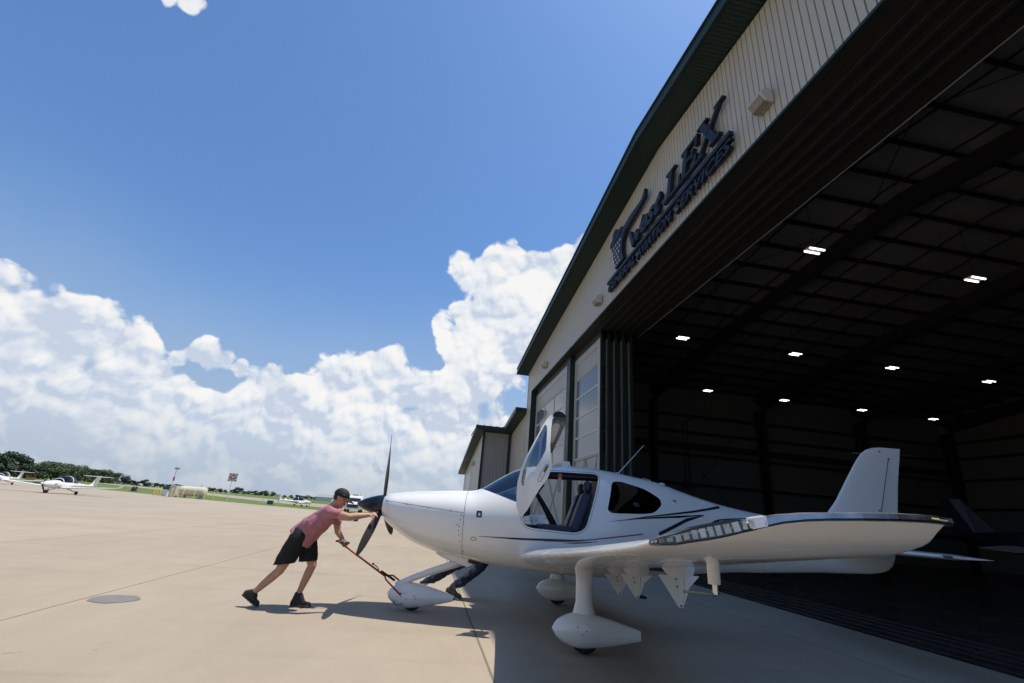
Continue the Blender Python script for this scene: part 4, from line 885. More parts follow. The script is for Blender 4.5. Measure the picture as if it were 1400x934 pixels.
for s in (-1, 1):
    f = MB(); f.loft([airfoil(a, c, z, t, s*p, 0) for p, a, c, z, t in [(.05, 6.55, .82, 1.20, .11), (.4, 6.60, .78, 1.20, .10), (1.0, 6.68, .70, 1.20, .10), (1.45, 6.74, .63, 1.20, .09), (1.54, 6.78, .56, 1.20, .07), (1.58, 6.86, .44, 1.20, .05)]]); st_ = f.build('stabilizer', 'white', pl, True, auto=50)
    f = MB(); f.box((6.75, s*1.585-.01, 1.185), (6.85, s*1.585+.012, 1.215)); f.build('balance_weight', 'alu', pl)
# roof antennas and handles
f = MB(); f.tube([(3.68, 0, 1.93), (4.075, 0, 2.375)], [.006, .0025], 8); f.lathe([(0, .03), (.02, .015)], 2, 12, (3.67, 0, 1.935)); f.build('whip_antenna', 'starw', pl)
f = MB(); f.tube([(4.0, -.12, 1.865), (4.02, -.13, 1.89), (4.12, -.13, 1.87), (4.13, -.12, 1.84)], .006, 6); f.build('grab_handle', 'alu', pl)
f = MB(); f.ell((4.32, 0, 1.842), (.05, .025, .018), 10, 6); f.ell((2.95, .0, 1.985), (.07, .05, .03), 12, 8); f.build('gps_puck', 'white_soft', pl, True)
f = MB(); f.prism([(2.86, 1.985), (2.88, 2.055), (2.98, 2.055), (3.0, 1.985)], -.02, .02, 1); f.build('beacon', 'white_soft', pl)
# ---------------- cabin
f = MB(); f.box((1.95, -.42, .74), (4.2, .42, .80)); f.build('cabin_floor', 'cabin', pl)
f = MB(); f.loft([[(a, y, z) for y, z in ((-.40, z0), (.40, z0), (.36, z1), (-.36, z1))] for a, z0, z1 in ((1.85, .85, 1.50), (2.05, .95, 1.545), (2.22, 1.05, 1.53), (2.30, 1.12, 1.44))]); f.build('instrument_panel', 'cabin', pl, bevel=.02)
f = MB(); f.tube([(2.62, -.10, 1.70), (2.36, -.16, 1.36)], .012, 8); f.build('control_yoke', 'matblack', pl)
f = MB(); f.loft([[(a+dx, .40+dy, z) for dx, dy in ((-w, -.02), (w, -.02), (w, .02), (-w, .02))] for a, z, w in ((2.50, 1.66, .035), (2.62, 1.50, .042), (2.74, 1.32, .05), (2.86, 1.12, .06))]); f.build('door_pillar', 'cabin', pl)
f = MB(); f.box((2.30, -.11, .80), (3.0, .11, 1.16)); f.build('console', 'cabin', pl, bevel=.03)
for s in (-1, 1):
    st = empty('front_seat'); st.parent = pl; y = s*.30
    f = MB(); T = Matrix.Translation((2.55, y, 1.05)); f.box((0, -.21, 0), (.50, .21, .13), T=T); f.build('seat_cushion', 'seat', st, True, bevel=.05)
    f = MB()
    f.loft([[(a+dx*.06-.02, y+w*cy, z+.0) for dx, cy in ((-1, -1), (-1.3, 0), (-1, 1), (1, 1), (1.3, 0), (1, -1))] for a, z, w in ((3.02, 1.02, .19), (3.06, 1.18, .21), (3.13, 1.38, .20), (3.19, 1.55, .17), (3.215, 1.62, .12))])
    f.build('seat_back', 'seat', st, True, bevel=.03)
    f = MB(); f.ell((3.20, y, 1.70), (.058, .13, .085), 16, 12); f.build('headrest', 'seat', st, True)
f = MB(); f.box((3.75, -.48, 1.0), (3.88, .48, 1.55)); f.box((3.4, -.48, .95), (3.75, .48, 1.08)); f.build('rear_bench', 'seat', pl, bevel=.04)
f = MB(); f.box((2.795, -.32, 1.60), (2.84, -.315, 1.83)); f.build('placard', 'placard', pl); f = MB(); f.box((2.79, -.325, 1.80), (2.845, -.310, 1.85)); f.build('placard_clip', 'red', pl)
f = MB(); f.tube([(2.99, -.54, 1.11), (2.97, -.58, 1.15), (2.965, -.565, 1.19)], .006, 6); f.build('seat_belt', 'matblack', pl)
# ---------------- raised gull doors
DL = [(2.300, 1.250), (2.235, 1.37), (2.226, 1.52), (2.229, 1.66), (2.262, 1.82), (2.305, 1.95), (2.42, 2.20), (2.547, 2.475), (2.60, 2.555), (2.645, 2.595)]
DR = [(2.305, 1.250), (2.37, 1.33), (2.44, 1.47), (2.50, 1.58), (2.605, 1.735), (2.652, 1.88), (2.628, 2.02), (2.620, 2.14), (2.632, 2.40), (2.652, 2.590)]
def bulge(z): return .80+.16*sin(min(1, max(0, (z-1.25)/1.3))*pi)-.10*((z-1.25)/1.35)
def resamp(P, n):
    L_ = [0]
    for i in range(1, len(P)): L_.append(L_[-1]+(Vector(P[i])-Vector(P[i-1])).length)
    out = []
    for k in range(n+1):
        d_ = L_[-1]*k/n; i = 0
        while i < len(P)-2 and L_[i+1] < d_: i += 1
        t = (d_-L_[i])/max(L_[i+1]-L_[i], 1e-6); out.append(Vector(P[i]).lerp(Vector(P[i+1]), min(1, t)))
    return out
def doorslab(poly, s, t, off, name, m, parent, holes=()):
    """thin curved slab with the outline poly in side view, bulging outwards"""
    mb = MB(); n = len(poly)
    # slice in z bands so that the slab can follow the curve
    g = MB(); zs = [1.2+.06*i for i in range(26)]
    rings = []
    for z in zs:
        y = bulge(z)+off; rings.append([(2.0, s*y, z), (3.1, s*y, z), (3.1, s*(y-t), z), (2.0, s*(y-t), z)])
    g.loft(rings); ops = [(side(poly, -1.6, 1.6), 'INTERSECT')]+[(side(h, -1.6, 1.6), 'DIFFERENCE') for h in holes]
    return boolean(g, ops, name, m, parent, auto=35)
outline = rounded([tuple(p) for p in DL]+[tuple(p) for p in DR[::-1]], .02, 3)
DWIN = rounded([(2.290, 1.605), (2.272, 1.66), (2.285, 1.80), (2.33, 1.95), (2.45, 2.22), (2.545, 2.43), (2.575, 2.41), (2.572, 2.20), (2.565, 2.08), (2.50, 1.94), (2.41, 1.77), (2.315, 1.62)], .03, 3)
ARCH = rounded([(2.60, 2.06), (2.615, 2.45), (2.65, 2.60), (2.70, 2.655), (2.77, 2.66), (2.84, 2.61), (2.845, 2.53), (2.815, 2.43), (2.70, 2.17), (2.655, 2.06)], .03, 3)
AWIN = rounded([(2.635, 2.20), (2.65, 2.46), (2.69, 2.545), (2.74, 2.56), (2.775, 2.52), (2.755, 2.42), (2.66, 2.19)], .02, 3)
for s in (-1, 1):
    d_ = empty('door'); d_.parent = pl
    doorslab(outline, s, .035, 0, 'door_skin', 'white', d_, [DWIN])
    doorslab(ringpoly(DWIN, .002), s, .006, -.012, 'door_window', 'pane_door', d_)
    doorslab(ringpoly(outline, -.012), s, .02, -.0352, 'door_lining', 'cabin', d_, [ringpoly(DWIN, -.01)])
    doorslab(ARCH, s, .05, -.10, 'door_arch', 'matblack', d_, [AWIN]); doorslab(ringpoly(AWIN, .004), s, .006, -.12, 'arch_lining', 'fixglass', d_)
    f = MB(); y = bulge(1.72)
    def capsule(a, b, rr): 
        a, b = Vector(a), Vector(b); t = atan2(b.y-a.y, b.x-a.x)
        return [(b.x+rr*cos(t+q), b.y+rr*sin(t+q)) for q in [-pi/2+pi*k/6 for k in range(7)]]+[(a.x+rr*cos(t+q), a.y+rr*sin(t+q)) for q in [pi/2+pi*k/6 for k in range(7)]]
    doorslab(capsule((2.50, 1.70), (2.585, 1.88), .024), s, .02, .003, 'handle_recess', 'seam', d_, [capsule((2.50, 1.70), (2.585, 1.88), .018)])
    doorslab(capsule((2.555, 1.81), (2.585, 1.875), .010), s, .02, .007, 'handle', 'black', d_)
    f = MB(); y = bulge(2.53)-.03
    f.tube([(2.625, s*y, 2.50), (2.66, s*(y-.03), 2.545), (2.65, s*(y-.03), 2.60)], .012, 8); f.build('latch', 'alu', d_)
    f = MB(); f.tube([(2.55, s*.56, 1.86), (2.60, s*.78, 2.10)], .011, 8); f.build('gas_strut', 'black', d_)
# towing bar hooked to the nose pant
tb = empty('tow_bar', (-2.0+.03, 6.885-.2, 0), radians(-1.1), 'red forked tow bar held by the man and hooked to the nose wheel fairing', 'tow bar')
f = MB(); f.tube([(-.10, -.09, .775), (.55, .12, .378)], .012, 10); f.build('shaft', 'red', tb, True)
f = MB(); f.tube([(.53, .12, .392), (.58, .03, .355), (.78, .025, .205)], .011, 8); f.build('fork_arm', 'red', tb, True)
f = MB(); f.tube([(.53, .12, .392), (.60, .34, .37), (.72, .375, .29)], .011, 8); f.build('fork_arm', 'red', tb, True)
f = MB(); f.tube([(.48, .11, .44), (.66, .20, .33)], .014, 8); f.build('brace', 'matblack', tb, True)
f = MB(); f.tube([(.45, .10, .45), (.43, .07, .49), (.39, .05, .515)], .006, 8); f.ell((.375, .045, .525), (.017, .017, .014), 10, 8); f.build('lever', 'black', tb, True)
f = MB(); f.ell((.785, .055, .200), (.014, .02, .014), 10, 8); f.build('hook_pin', 'black', tb, True)
f = MB(); f.tube([(-.10, -.15, .775), (-.10, -.02, .78)], .013, 8); f.build('grip', 'matblack', tb, True)
# ------------------------------------------------------------------ people
def hand(c, d, u, s, curl=.5, k=.88, grip=None):
    """capsules for a hand: c wrist, d pointing direction, u palm normal, s side of the thumb"""
    c = Vector(c); d = Vector(d).normalized(); u = Vector(u); u = (u-d*u.dot(d)).normalized(); w = d.cross(u)*s; P = []
    pe = c+d*.075*k
    for q in (-.028, -.010, .010, .028): P.append(('c', c+w*q*k*.6, .014*k, pe+w*q*k, .0125*k))
    for q, ln in ((-.032, .060), (-.011, .072), (.011, .078), (.032, .070)):
        a = pe+w*q*k; dd = d; 
        for seg, L_ in enumerate((.42, .32, .26)):
            ang = curl*(.9+.35*seg); dd = (dd*cos(ang)+u*sin(ang)).normalized(); b = a+dd*ln*L_*k; P.append(('c', a, (.0098-.0008*seg)*k, b, (.0092-.0010*seg)*k)); a = b
    a = c+d*.018*k+w*.026*k; dd = (d*.65+w*.75+u*.25).normalized(); b = a+dd*.036*k; P.append(('c', a, .0125*k, b, .0108*k))
    dd = (d*.8+w*.1+u*.6).normalized(); P.append(('c', b, .0108*k, b+dd*.034*k, .0088*k)); return P
def face(hc, T, k=1.):
    """head primitives in head axes: x forward, z up"""
    def q(x, y, z): return hc+T@Vector((x*k, y*k, z*k))
    P = [('e', q(-.010, 0, .018), (.092*k, .072*k, .092*k), T), ('e', q(.022, 0, -.040), (.060*k, .054*k, .066*k), T), ('c', q(.058, 0, -.088), .017*k, q(.030, 0, -.085), .03*k),
         ('c', q(.082, 0, .012), .008*k, q(.099, 0, -.020), .0125*k), ('c', q(.074, -.028, .026), .012*k, q(.074, .028, .026), .012*k), ('c', q(.072, -.016, -.050), .0095*k, q(.072, .016, -.050), .0095*k), ('c', q(.071, -.014, -.060), .009*k, q(.071, .014, -.060), .009*k),
         ('c', q(.05, -.042, -.01), .018*k, q(.05, .042, -.01), .018*k)]
    for s in (-1, 1): P += [('c', q(-.012, s*.068, .012), .013*k, q(-.008, s*.066, -.018), .009*k)]
    return P
def M3(pt_): return Matrix.Rotation(pt_, 3, 'Y')
# ---- the man in the red shirt, pushing on the propeller root
man = empty('person', (-2.55, 6.45, 0), 0, 'man in faded red t-shirt, black shorts and black cap leaning to push the propeller', 'person')
O = Vector((-2.55, 6.45, 0))
def w_(x, y, z): return Vector((x, y, z))-O
k = .88
hc = w_(-2.085, 6.43, 1.300); HT = M3(radians(20)); HK = 1.20
hipR, hipL = w_(-2.49, 6.36, .80), w_(-2.45, 6.53, .80)
knR, knL = w_(-2.635, 6.34, .41), w_(-2.325, 6.55, .475)
anR, anL = w_(-2.885, 6.32, .145), w_(-2.425, 6.55, .125)
shR, shL = w_(-2.155, 6.27, 1.125), w_(-2.165, 6.60, 1.115)
elR, wrR = w_(-1.905, 6.29, 1.085), w_(-1.685, 6.43, 1.125)
elL, wrL = w_(-2.125, 6.67, .885), w_(-2.03, 6.665, .785)
P = face(hc, HT, k*HK)
P += [('c', w_(-2.19, 6.44, 1.17), .055, hc+HT@Vector((-.02, 0, -.05)), .056),
 ('c', w_(-2.47, 6.445, .84), .105, w_(-2.34, 6.44, .97), .112), ('c', w_(-2.34, 6.44, .97), .112, w_(-2.21, 6.435, 1.09), .108), ('c', shR+Vector((-.03, .05, 0)), .068, shL+Vector((-.02, -.05, 0)), .068), ('c', hipR, .095, hipL, .095),
 ('c', hipR, .095, knR, .055), ('c', knR, .053, knR.lerp(anR, .35), .052), ('c', knR.lerp(anR, .35), .052, anR, .032), ('c', hipL, .095, knL, .055), ('c', knL, .053, knL.lerp(anL, .35), .052), ('c', knL.lerp(anL, .35), .052, anL, .032),
 
 ('c', shR, .060, elR, .046), ('c', elR, .045, elR.lerp(wrR, .35), .044), ('c', elR.lerp(wrR, .35), .044, wrR, .027),
 ('c', shL, .056, elL, .040), ('c', elL, .040, elL.lerp(wrL, .35), .036), ('c', elL.lerp(wrL, .35), .036, wrL, .025)]
P += hand(wrR, (.80, .25, .22), (.15, .7, -.75), -1, .62) + hand(wrL, (.62, -.42, -.62), (.45, -.2, .55), 1, .85)
soft('body', P, 'skin', man, .0062, 5)
gl = soft('glove', [('c', wrL+Vector((.012, -.01, -.012)), .030, wrL+Vector((.040, -.03, -.045)), .037)]+[(p[0], p[1], p[2]+.004, p[3], p[4]+.004) for p in hand(wrL, (.62, -.42, -.62), (.45, -.2, .55), 1, .85)], 'glove', man, .006, 3)
# t-shirt
soft('t_shirt', [('c', w_(-2.56, 6.445, .76), .150, w_(-2.36, 6.44, .95), .148, 1.12, (0, 1, 0)), ('c', w_(-2.36, 6.44, .95), .148, w_(-2.215, 6.435, 1.075), .132, 1.15, (0, 1, 0)), ('c', w_(-2.50, 6.44, .72), .13, w_(-2.38, 6.44, .90), .13, 1.2, (0, 1, 0)),
 ('c', shR+Vector((-.03, .05, -.01)), .082, shL+Vector((-.02, -.05, -.01)), .082), ('c', w_(-2.20, 6.44, 1.135), .078, w_(-2.17, 6.44, 1.175), .062),
 ('c', shR, .072, shR.lerp(elR, .45), .064), ('c', shL, .072, shL.lerp(elL, .45), .062)], 'tee', man, .0085, 3, .014, 10, cut=(w_(-2.53, 6.44, .80), Vector((-.62, 0, -.78))))
soft('shorts', [('c', hipR+Vector((.0, .03, .03)), .118, hipL+Vector((0, -.03, .03)), .118), ('c', hipR, .118, hipR.lerp(knR, .95), .112), ('c', hipL, .118, hipL.lerp(knL, .95)+Vector((-.045, 0, 0)), .108), ('c', w_(-2.52, 6.445, .83), .112, w_(-2.46, 6.445, .80), .118, 1.1, (0, 1, 0)),
 ], 'shorts', man, .0085, 2, .014, 9, cut=(w_(-2.62, 6.4, .485), Vector((.14, 0, -1))))
# shoes
def shoe(name, an_, heel, toe, par, m='shoe', ms='sole', laces=True):
    h_, t_ = Vector(heel), Vector(toe); d = (t_-h_).normalized(); up_ = (Vector((0, 0, 1))-d*d.z).normalized()
    o = soft(name, [('c', h_+d*.03+up_*.035, .036, h_+d*.13+up_*.030, .036, .9), ('c', h_+d*.12+up_*.028, .035, t_-d*.035+up_*.024, .031, .8), ('c', h_+d*.045+up_*.04, .042, an_+up_*.005, .045), ('c', h_+d*.11+up_*.045, .036, an_+d*.018, .042), ('c', h_+d*.15+up_*.035, .034, an_+d*.03, .035)], m, par, .006, 3)
    f = MB(); side_ = d.cross(up_); f.loft([[h_+d*(a*L_)+side_*w*sy+up_*z for sy, z in ((-1, -.004), (1, -.004), (1, .016), (-1, .016))] for L_ in [(t_-h_).length] for a, w in ((-.01, .012), (.04, .034), (.3, .036), (.6, .043), (.85, .038), (1.0, .014))])
    f.build('sole', ms, o, bevel=.004)
    if laces:
        f = MB()
        for i in range(3): q = h_+d*(.12+.022*i)+up_*(.072-.010*i); f.tube([q-side_*.022, q+up_*.006, q+side_*.022], .003, 5)
        q = h_+d*.13+up_*.078; f.tube([q, q+side_*.01+up_*.03+d*.012, q+side_*.012+d*.04+up_*.005], .002, 5); f.build('laces', 'glove', o)
    return o
shoe('shoe', anR, w_(-3.00, 6.32, .125), w_(-2.785, 6.32, .008), man)
shoe('shoe', anL, w_(-2.495, 6.55, .006), w_(-2.235, 6.55, .006), man)
# hair, cap
def hq(x, y, z): return hc+HT@(Vector((x, y, z))*k*HK)
soft('hair', [('e', hq(-.022, 0, .010), (.0855, .0745, .083), HT)], 'hair', man, .006, 1, .003, 60)
f = MB(); rings = []
for i in range(9):
    a = i/8*pi/2; rings.append([hq(-.012+.101*cos(a)*cos(t), .080*cos(a)*sin(t), .030+.090*sin(a)**.9) for t in [2*pi*j/28 for j in range(28)]])
f.loft([[hq(-.012+.1005*cos(t), .0795*sin(t), .022) for t in [2*pi*j/28 for j in range(28)]]]+rings); cp = f.build('cap', 'cap', man, True, auto=50)
f = MB(); L1 = []; L2 = []
for j in range(13):
    t = -1.15+2.3*j/12; L1.append(hq(-.012+.099*cos(t), .079*sin(t), .030)); L2.append(hq(.045+.135*cos(t*.9), .072*sin(t*1.05), .012-.006*abs(t)))
f.v = [tuple(p) for p in L1+L2]+[tuple(p+HT@Vector((0, 0, -.004))) for p in L1+L2]; n = 13
f.f = [(i, i+1, n+i+1, n+i) for i in range(12)]+[(2*n+i, 3*n+i, 3*n+i+1, 2*n+i+1) for i in range(12)]+[(n+i, n+i+1, 3*n+i+1, 3*n+i) for i in range(12)]; f.m = [0]*len(f.f); f.build('brim', 'cap', cp, True)
f = MB(); f.tube([hq(.05, -.0745, .055), hq(.02, -.080, .058)], .004, 6); f.build('cap_patch', 'glove', cp)
for s in (-1, 1):
    f = MB(); f.ell(hq(.079, s*.029, .006), (.010, .013, .009), 10, 8); f.build('eye', 'eyew', man, True); f = MB(); f.ell(hq(.0865, s*.029, .006), (.004, .006, .006), 8, 6); f.build('pupil', 'eye', man, True)
    f = MB(); f.tube([hq(.082, s*.016, .024), hq(.085, s*.030, .028), hq(.074, s*.046, .022)], .004, 6); f.build('eyebrow', 'hair', man)
f = MB(); f.tube([hq(.079, -.018, -.055), hq(.083, 0, -.053), hq(.079, .018, -.055)], .0035, 6); f.build('lips', 'lip', man)
# ---- the second helper, bent behind the nose and pushing on the far wing
hp_ = empty('person', (-.35, 8.0, 0), 0, 'person in blue jeans and olive boots bent behind the plane nose, only legs showing', 'person')
O = Vector((-.35, 8.0, 0)); hc = w_(.63, 8.02, .98); HT = M3(radians(70))
hR, hL = w_(.02, 7.93, .80), w_(.02, 8.10, .80); kR, kL = w_(-.24, 7.92, .43), w_(-.64, 8.12, .42); aR, aL = w_(-.62, 7.92, .135), w_(-1.12, 8.14, .12)
sR, sL = w_(.46, 7.85, 1.06), w_(.46, 8.20, 1.06); wR, wL = w_(.62, 7.86, .80), w_(.64, 8.22, .82)
P = face(hc, HT, .9)+[('c', w_(.06, 8.02, .86), .11, w_(.28, 8.02, .98), .115), ('c', w_(.28, 8.02, .98), .115, w_(.44, 8.02, 1.05), .105), ('c', sR, .065, sL, .065), ('c', w_(.46, 8.02, 1.08), .055, hc, .05), ('c', hR, .10, hL, .10),
 ('c', hR, .095, kR, .056), ('c', kR, .055, aR, .035), ('c', hL, .095, kL, .056), ('c', kL, .055, aL, .035), ('c', sR, .055, w_(.50, 7.80, .93), .04), ('c', w_(.50, 7.80, .93), .04, wR, .025), ('c', sL, .055, w_(.50, 8.26, .93), .04), ('c', w_(.50, 8.26, .93), .04, wL, .025)]
P += hand(wR, (.8, 0, .35), (0, 0, -1), 1, .3)+hand(wL, (.8, 0, .35), (0, 0, -1), -1, .3)
soft('body', P, 'skin', hp_, .008, 4)
soft('shirt', [('c', w_(.08, 8.02, .87), .128, w_(.30, 8.02, .99), .13, 1.1, (0, 1, 0)), ('c', w_(.30, 8.02, .99), .13, w_(.42, 8.02, 1.04), .12, 1.15, (0, 1, 0)), ('c', sR, .078, sL, .078), ('c', sR, .068, w_(.49, 7.815, .96), .056), ('c', sL, .068, w_(.49, 8.245, .96), .056)], 'navyshirt', hp_, .010, 4, .008, 9)
soft('jeans', [('c', hR+Vector((0, .02, .02)), .118, hL+Vector((0, -.02, .02)), .118), ('c', hR, .108, kR, .072), ('c', kR, .072, kR.lerp(aR, .95), .064), ('c', hL, .108, kL, .072), ('c', kL, .072, kL.lerp(aL, .95), .064)], 'denim', hp_, .008, 2, .016, 12, cut=(w_(-.58, 7.9, .165), Vector((0, 0, -1))))
shoe('boot', aR, w_(-.71, 7.92, .10), w_(-.46, 7.93, .006), hp_, 'boot', 'sole'); shoe('boot', aL, w_(-1.2, 8.14, .02), w_(-.95, 8.14, .006), hp_, 'boot', 'sole')
soft('hair', [('e', hc+HT@Vector((-.018, 0, .018)), (.086, .070, .082), HT)], 'hair', hp_, .008, 1, .003, 50)
# ------------------------------------------------------------------ parked planes on the apron
def trainer():
    t = empty('parked_airplane', (0, 0, 0), 0, '-', 'airplane', 'small white low wing planes parked on the apron')
    T2 = [(0, .98, .86, .06), (.15, 1.12, .70, .26), (.9, 1.28, .60, .46), (1.5, 1.36, .55, .54), (2.2, 1.40, .52, .58), (3.4, 1.38, .54, .56), (4.4, 1.25, .68, .36), (5.6, 1.14, .84, .19), (7.0, 1.10, .93, .10), (7.9, 1.10, .98, .05)]
    f = MB(); f.loft([[(a, w*math.copysign(abs(cos(q))**.85, cos(q)), (tp+bt)/2+(tp-bt)/2*math.copysign(abs(sin(q))**.85, sin(q))) for q in [2*pi*k/24 for k in range(24)]] for a, tp, bt, w in T2]); f.build('fuselage', 'white', t, True, auto=40)
    f = MB(); f.loft([[(a, w*cos(q), 1.22+hh*max(0, sin(q))) for q in [pi*k/14 for k in range(15)]] for a, w, hh in [(1.65, .40, .02), (2.0, .50, .36), (2.4, .53, .58), (3.0, .52, .66), (3.6, .48, .56), (4.2, .38, .30), (4.6, .26, .06)]], closed=False); f.build('canopy', 'pane_dark', t, True)
    for a, w, hh in [(2.0, .505, .36), (3.35, .505, .62)]: f = MB(); f.tube([(a, w*cos(q), 1.22+(hh+.01)*sin(q)) for q in [pi*k/14 for k in range(15)]], .045, 6); f.build('canopy_frame', 'white', t)
    for s in (-1, 1):
        f = MB(); f.loft([airfoil(a, c, z, tt, s*p, .02) for p, a, c, z, tt in [(.2, 1.9, 1.3, .62, .15), (2.0, 2.05, 1.15, .72, .14), (4.6, 2.25, .92, .92, .12), (5.7, 2.36, .75, 1.0, .10), (5.95, 2.6, .50, 1.28, .09)]]); f.build('wing', 'white', t, True, auto=50)
        f = MB(); f.tube([(2.75, s*.4, .62), (2.95, s*1.45, .24)], [.06, .04], 8); f.build('main_leg', 'white', t)
        f = MB(); f.lathe([(s*1.5-.08, .12), (s*1.5-.06, .185), (s*1.5+.06, .185), (s*1.5+.08, .12)], 1, 16, (2.95, 0, .185)); f.build('wheel', 'matblack', t)
        f = MB(); f.loft([airfoil(a, c, 2.12, .10, s*p, 0) for p, a, c in [(0, 7.25, .80), (1.0, 7.38, .62), (1.6, 7.5, .45)]]); f.build('stabilizer', 'white', t, True, auto=50)
    f = MB(); f.loft([[(a0, 0, z), ((a0+a1)/2, -.05, z), (a1, 0, z), ((a0+a1)/2, .05, z)] for z, a0, a1 in ((.98, 6.4, 7.9), (1.3, 7.0, 8.0), (2.12, 7.45, 8.15))]); f.build('fin', 'white', t)
    f = MB(); f.tube([(1.25, 0, .7), (.75, 0, .22)], .045, 8); f.build('nose_leg', 'white', t)
    f = MB(); f.lathe([(-.06, .1), (-.05, .16), (.05, .16), (.06, .1)], 1, 16, (.72, 0, .16)); f.build('wheel', 'matblack', t)
    f = MB(); f.lathe([(-.22, .01), (-.1, .12), (0, .17)], 0, 16, (0, 0, .96)); f.build('spinner', 'white', t, True)
    for th in (.5, .5+2*pi/3, .5-2*pi/3):
        f = MB(); R_ = Matrix.Rotation(th, 4, 'X'); f.loft([[R_@Vector((-.05+x, y, z)) for x, y in ((-.02, -w), (.02, -w*.3), (.02, w), (-.02, w*.3))] for z, w in ((.08, .05), (.4, .08), (.8, .06), (.9, .02))], True); 
        for i, v in enumerate(f.v): f.v[i] = (v[0], v[1], v[2]+.96)
        f.build('blade', 'black', t)
    f = MB(); f.box((4.0, -.57, .98), (6.4, .57, 1.02)) if False else f.box((1.0, -.545, 1.0), (1.3, .545, 1.03)); f.build('stripe', 'stripe_dark', t)
    return t
t1 = trainer(); t1.location = (-38.0, 40.7, 0); t1.rotation_euler.z = radians(96); t1.scale = (.79, .79, .79); t1['label'] = 'white low wing trainer with T-tail and bubble canopy parked at the far left'
t2 = copy_tree(t1); t2.location = (-62.5, 60, 0); t2.rotation_euler.z = radians(110); t2['label'] = 'white plane cut off by the left photo edge, wing pointing towards the trainer'
t3 = copy_tree(t1); t3.location = (-30.2, 78.5, 0); t3.rotation_euler.z = radians(232); t3.scale = (.70, .70, .70); t3['label'] = 'small distant white plane with its nose to the right, behind the pushing man'
# dark aircraft inside the hangar
dp = empty('stored_airplane', (18.6, 10.5, 0), radians(100), 'dark plane stored in the gloomy hangar beyond the white wing tip', 'airplane')
f = MB(); f.loft([[(a, w*cos(q), z+h_*sin(q)) for q in [2*pi*k/20 for k in range(20)]] for a, w, h_, z in [(0, .05, .05, 1.5), (.5, .4, .42, 1.5), (1.8, .62, .62, 1.5), (3.5, .66, .72, 1.6), (5.5, .40, .42, 1.65), (7.6, .12, .14, 1.75)]]); f.build('fuselage', 'navy', dp, True)
for s in (-1, 1):
    f = MB(); f.loft([airfoil(a, c, z, .14, s*p, .02) for p, a, c, z in [(.3, 1.8, 1.8, 1.1), (5.5, 2.1, 1.1, 1.4)]]); f.build('wing', 'navy', dp, True, auto=50)
    f = MB(); f.tube([(2.8, s*1.6, 1.15), (2.8, s*1.7, .3)], .06, 8); f.build('main_leg', 'alu', dp); f = MB(); f.lathe([(-.08, .2), (0, .26), (.08, .2)], 1, 16, (2.8, s*1.7, .26)); f.build('wheel', 'matblack', dp)
    f = MB(); f.loft([airfoil(7.0, .8, 1.75, .1, s*.05, 0), airfoil(7.2, .55, 1.8, .1, s*1.9, 0)]); f.build('stabilizer', 'navy', dp)
f = MB(); f.loft([[(a0, 0, z), ((a0+a1)/2, -.06, z), (a1, 0, z), ((a0+a1)/2, .06, z)] for z, a0, a1 in ((1.7, 6.2, 7.7), (3.1, 7.3, 8.0))]); f.build('fin', 'navy', dp)
f = MB(); f.tube([(1.0, 0, 1.2), (.9, 0, .3)], .05, 8); f.build('nose_leg', 'alu', dp); f = MB(); f.lathe([(-.06, .14), (0, .19), (.06, .14)], 1, 16, (.9, 0, .19)); f.build('wheel', 'matblack', dp)
# ------------------------------------------------------------------ truck, dolly, tank, signs
tr = empty('truck', (-17.2, 57.6, 0), radians(195-90), 'white service truck facing the camera, half hidden behind the man and spinner', 'truck')
tr.rotation_euler.z = radians(12)
f = MB(); f.prism(rounded([(0, .45), (0, 1.05), (.25, 1.15), (1.0, 1.25), (1.45, 1.95), (2.8, 2.0), (2.8, .45)], .08), -.9, .9, 0)
f.v = [(y, x, z) if False else (x, y, z) for x, y, z in f.v]; f.build('cab', 'white', tr, bevel=.04)
f = MB(); f.add([(-.78, 1.02, 1.30), (.78, 1.02, 1.30), (.68, 1.41, 1.88), (-.68, 1.41, 1.88)], [(0, 1, 2, 3)]); f.build('windscreen', 'black', tr)
f = MB(); f.box((-.62, -.03, .62), (.62, 0.01, .98)); f.build('grille', 'black', tr)
for s in (-1, 1):
    f = MB(); f.box((s*.77-.12, -.035, .75), (s*.77+.12, .01, .98)); f.build('headlight', 'chrome', tr)
    f = MB(); f.lathe([(s*.8-.12, .25), (s*.8-.11, .36), (s*.8+.11, .36), (s*.8+.12, .25)], 0, 18, (0, .8, .36)); f.build('wheel', 'matblack', tr)
    f = MB(); f.lathe([(s*.8-.12, .25), (s*.8-.11, .36), (s*.8+.11, .36), (s*.8+.12, .25)], 0, 18, (0, 4.4, .36)); f.build('wheel', 'matblack', tr)
    f = MB(); f.box((s*1.05-.08, 1.2, 1.35), (s*1.05+.08, 1.26, 1.65)); f.beam((s*.85, 1.3, 1.4), (s*1.05, 1.23, 1.4), .03, .03); f.build('mirror', 'black', tr)
f = MB(); f.box((-.95, -.06, .42), (.95, .08, .60)); f.build('bumper', 'alu', tr)
f = MB(); f.box((-1.0, 2.95, .6), (1.0, 5.4, 1.7)); f.box((-.9, 2.81, .4), (.9, 5.3, .59)); f.build('tank_body', 'white', tr, bevel=.05)
f = MB(); f.tube([(.55, 1.9, 2.0), (.55, 1.9, 2.35)], .02, 6); f.box((-.3, 1.6, 2.0), (.3, 1.8, 2.12)); f.build('roof_lamp', 'orange', tr)
dl = empty('tow_dolly', (-10.9, 35.2, 0), radians(8), 'flat black wheeled dolly on the concrete behind the man', 'dolly')
f = MB(); f.box((-1.0, -.5, .12), (1.0, .5, .20)); f.build('deck', 'black', dl, bevel=.02)
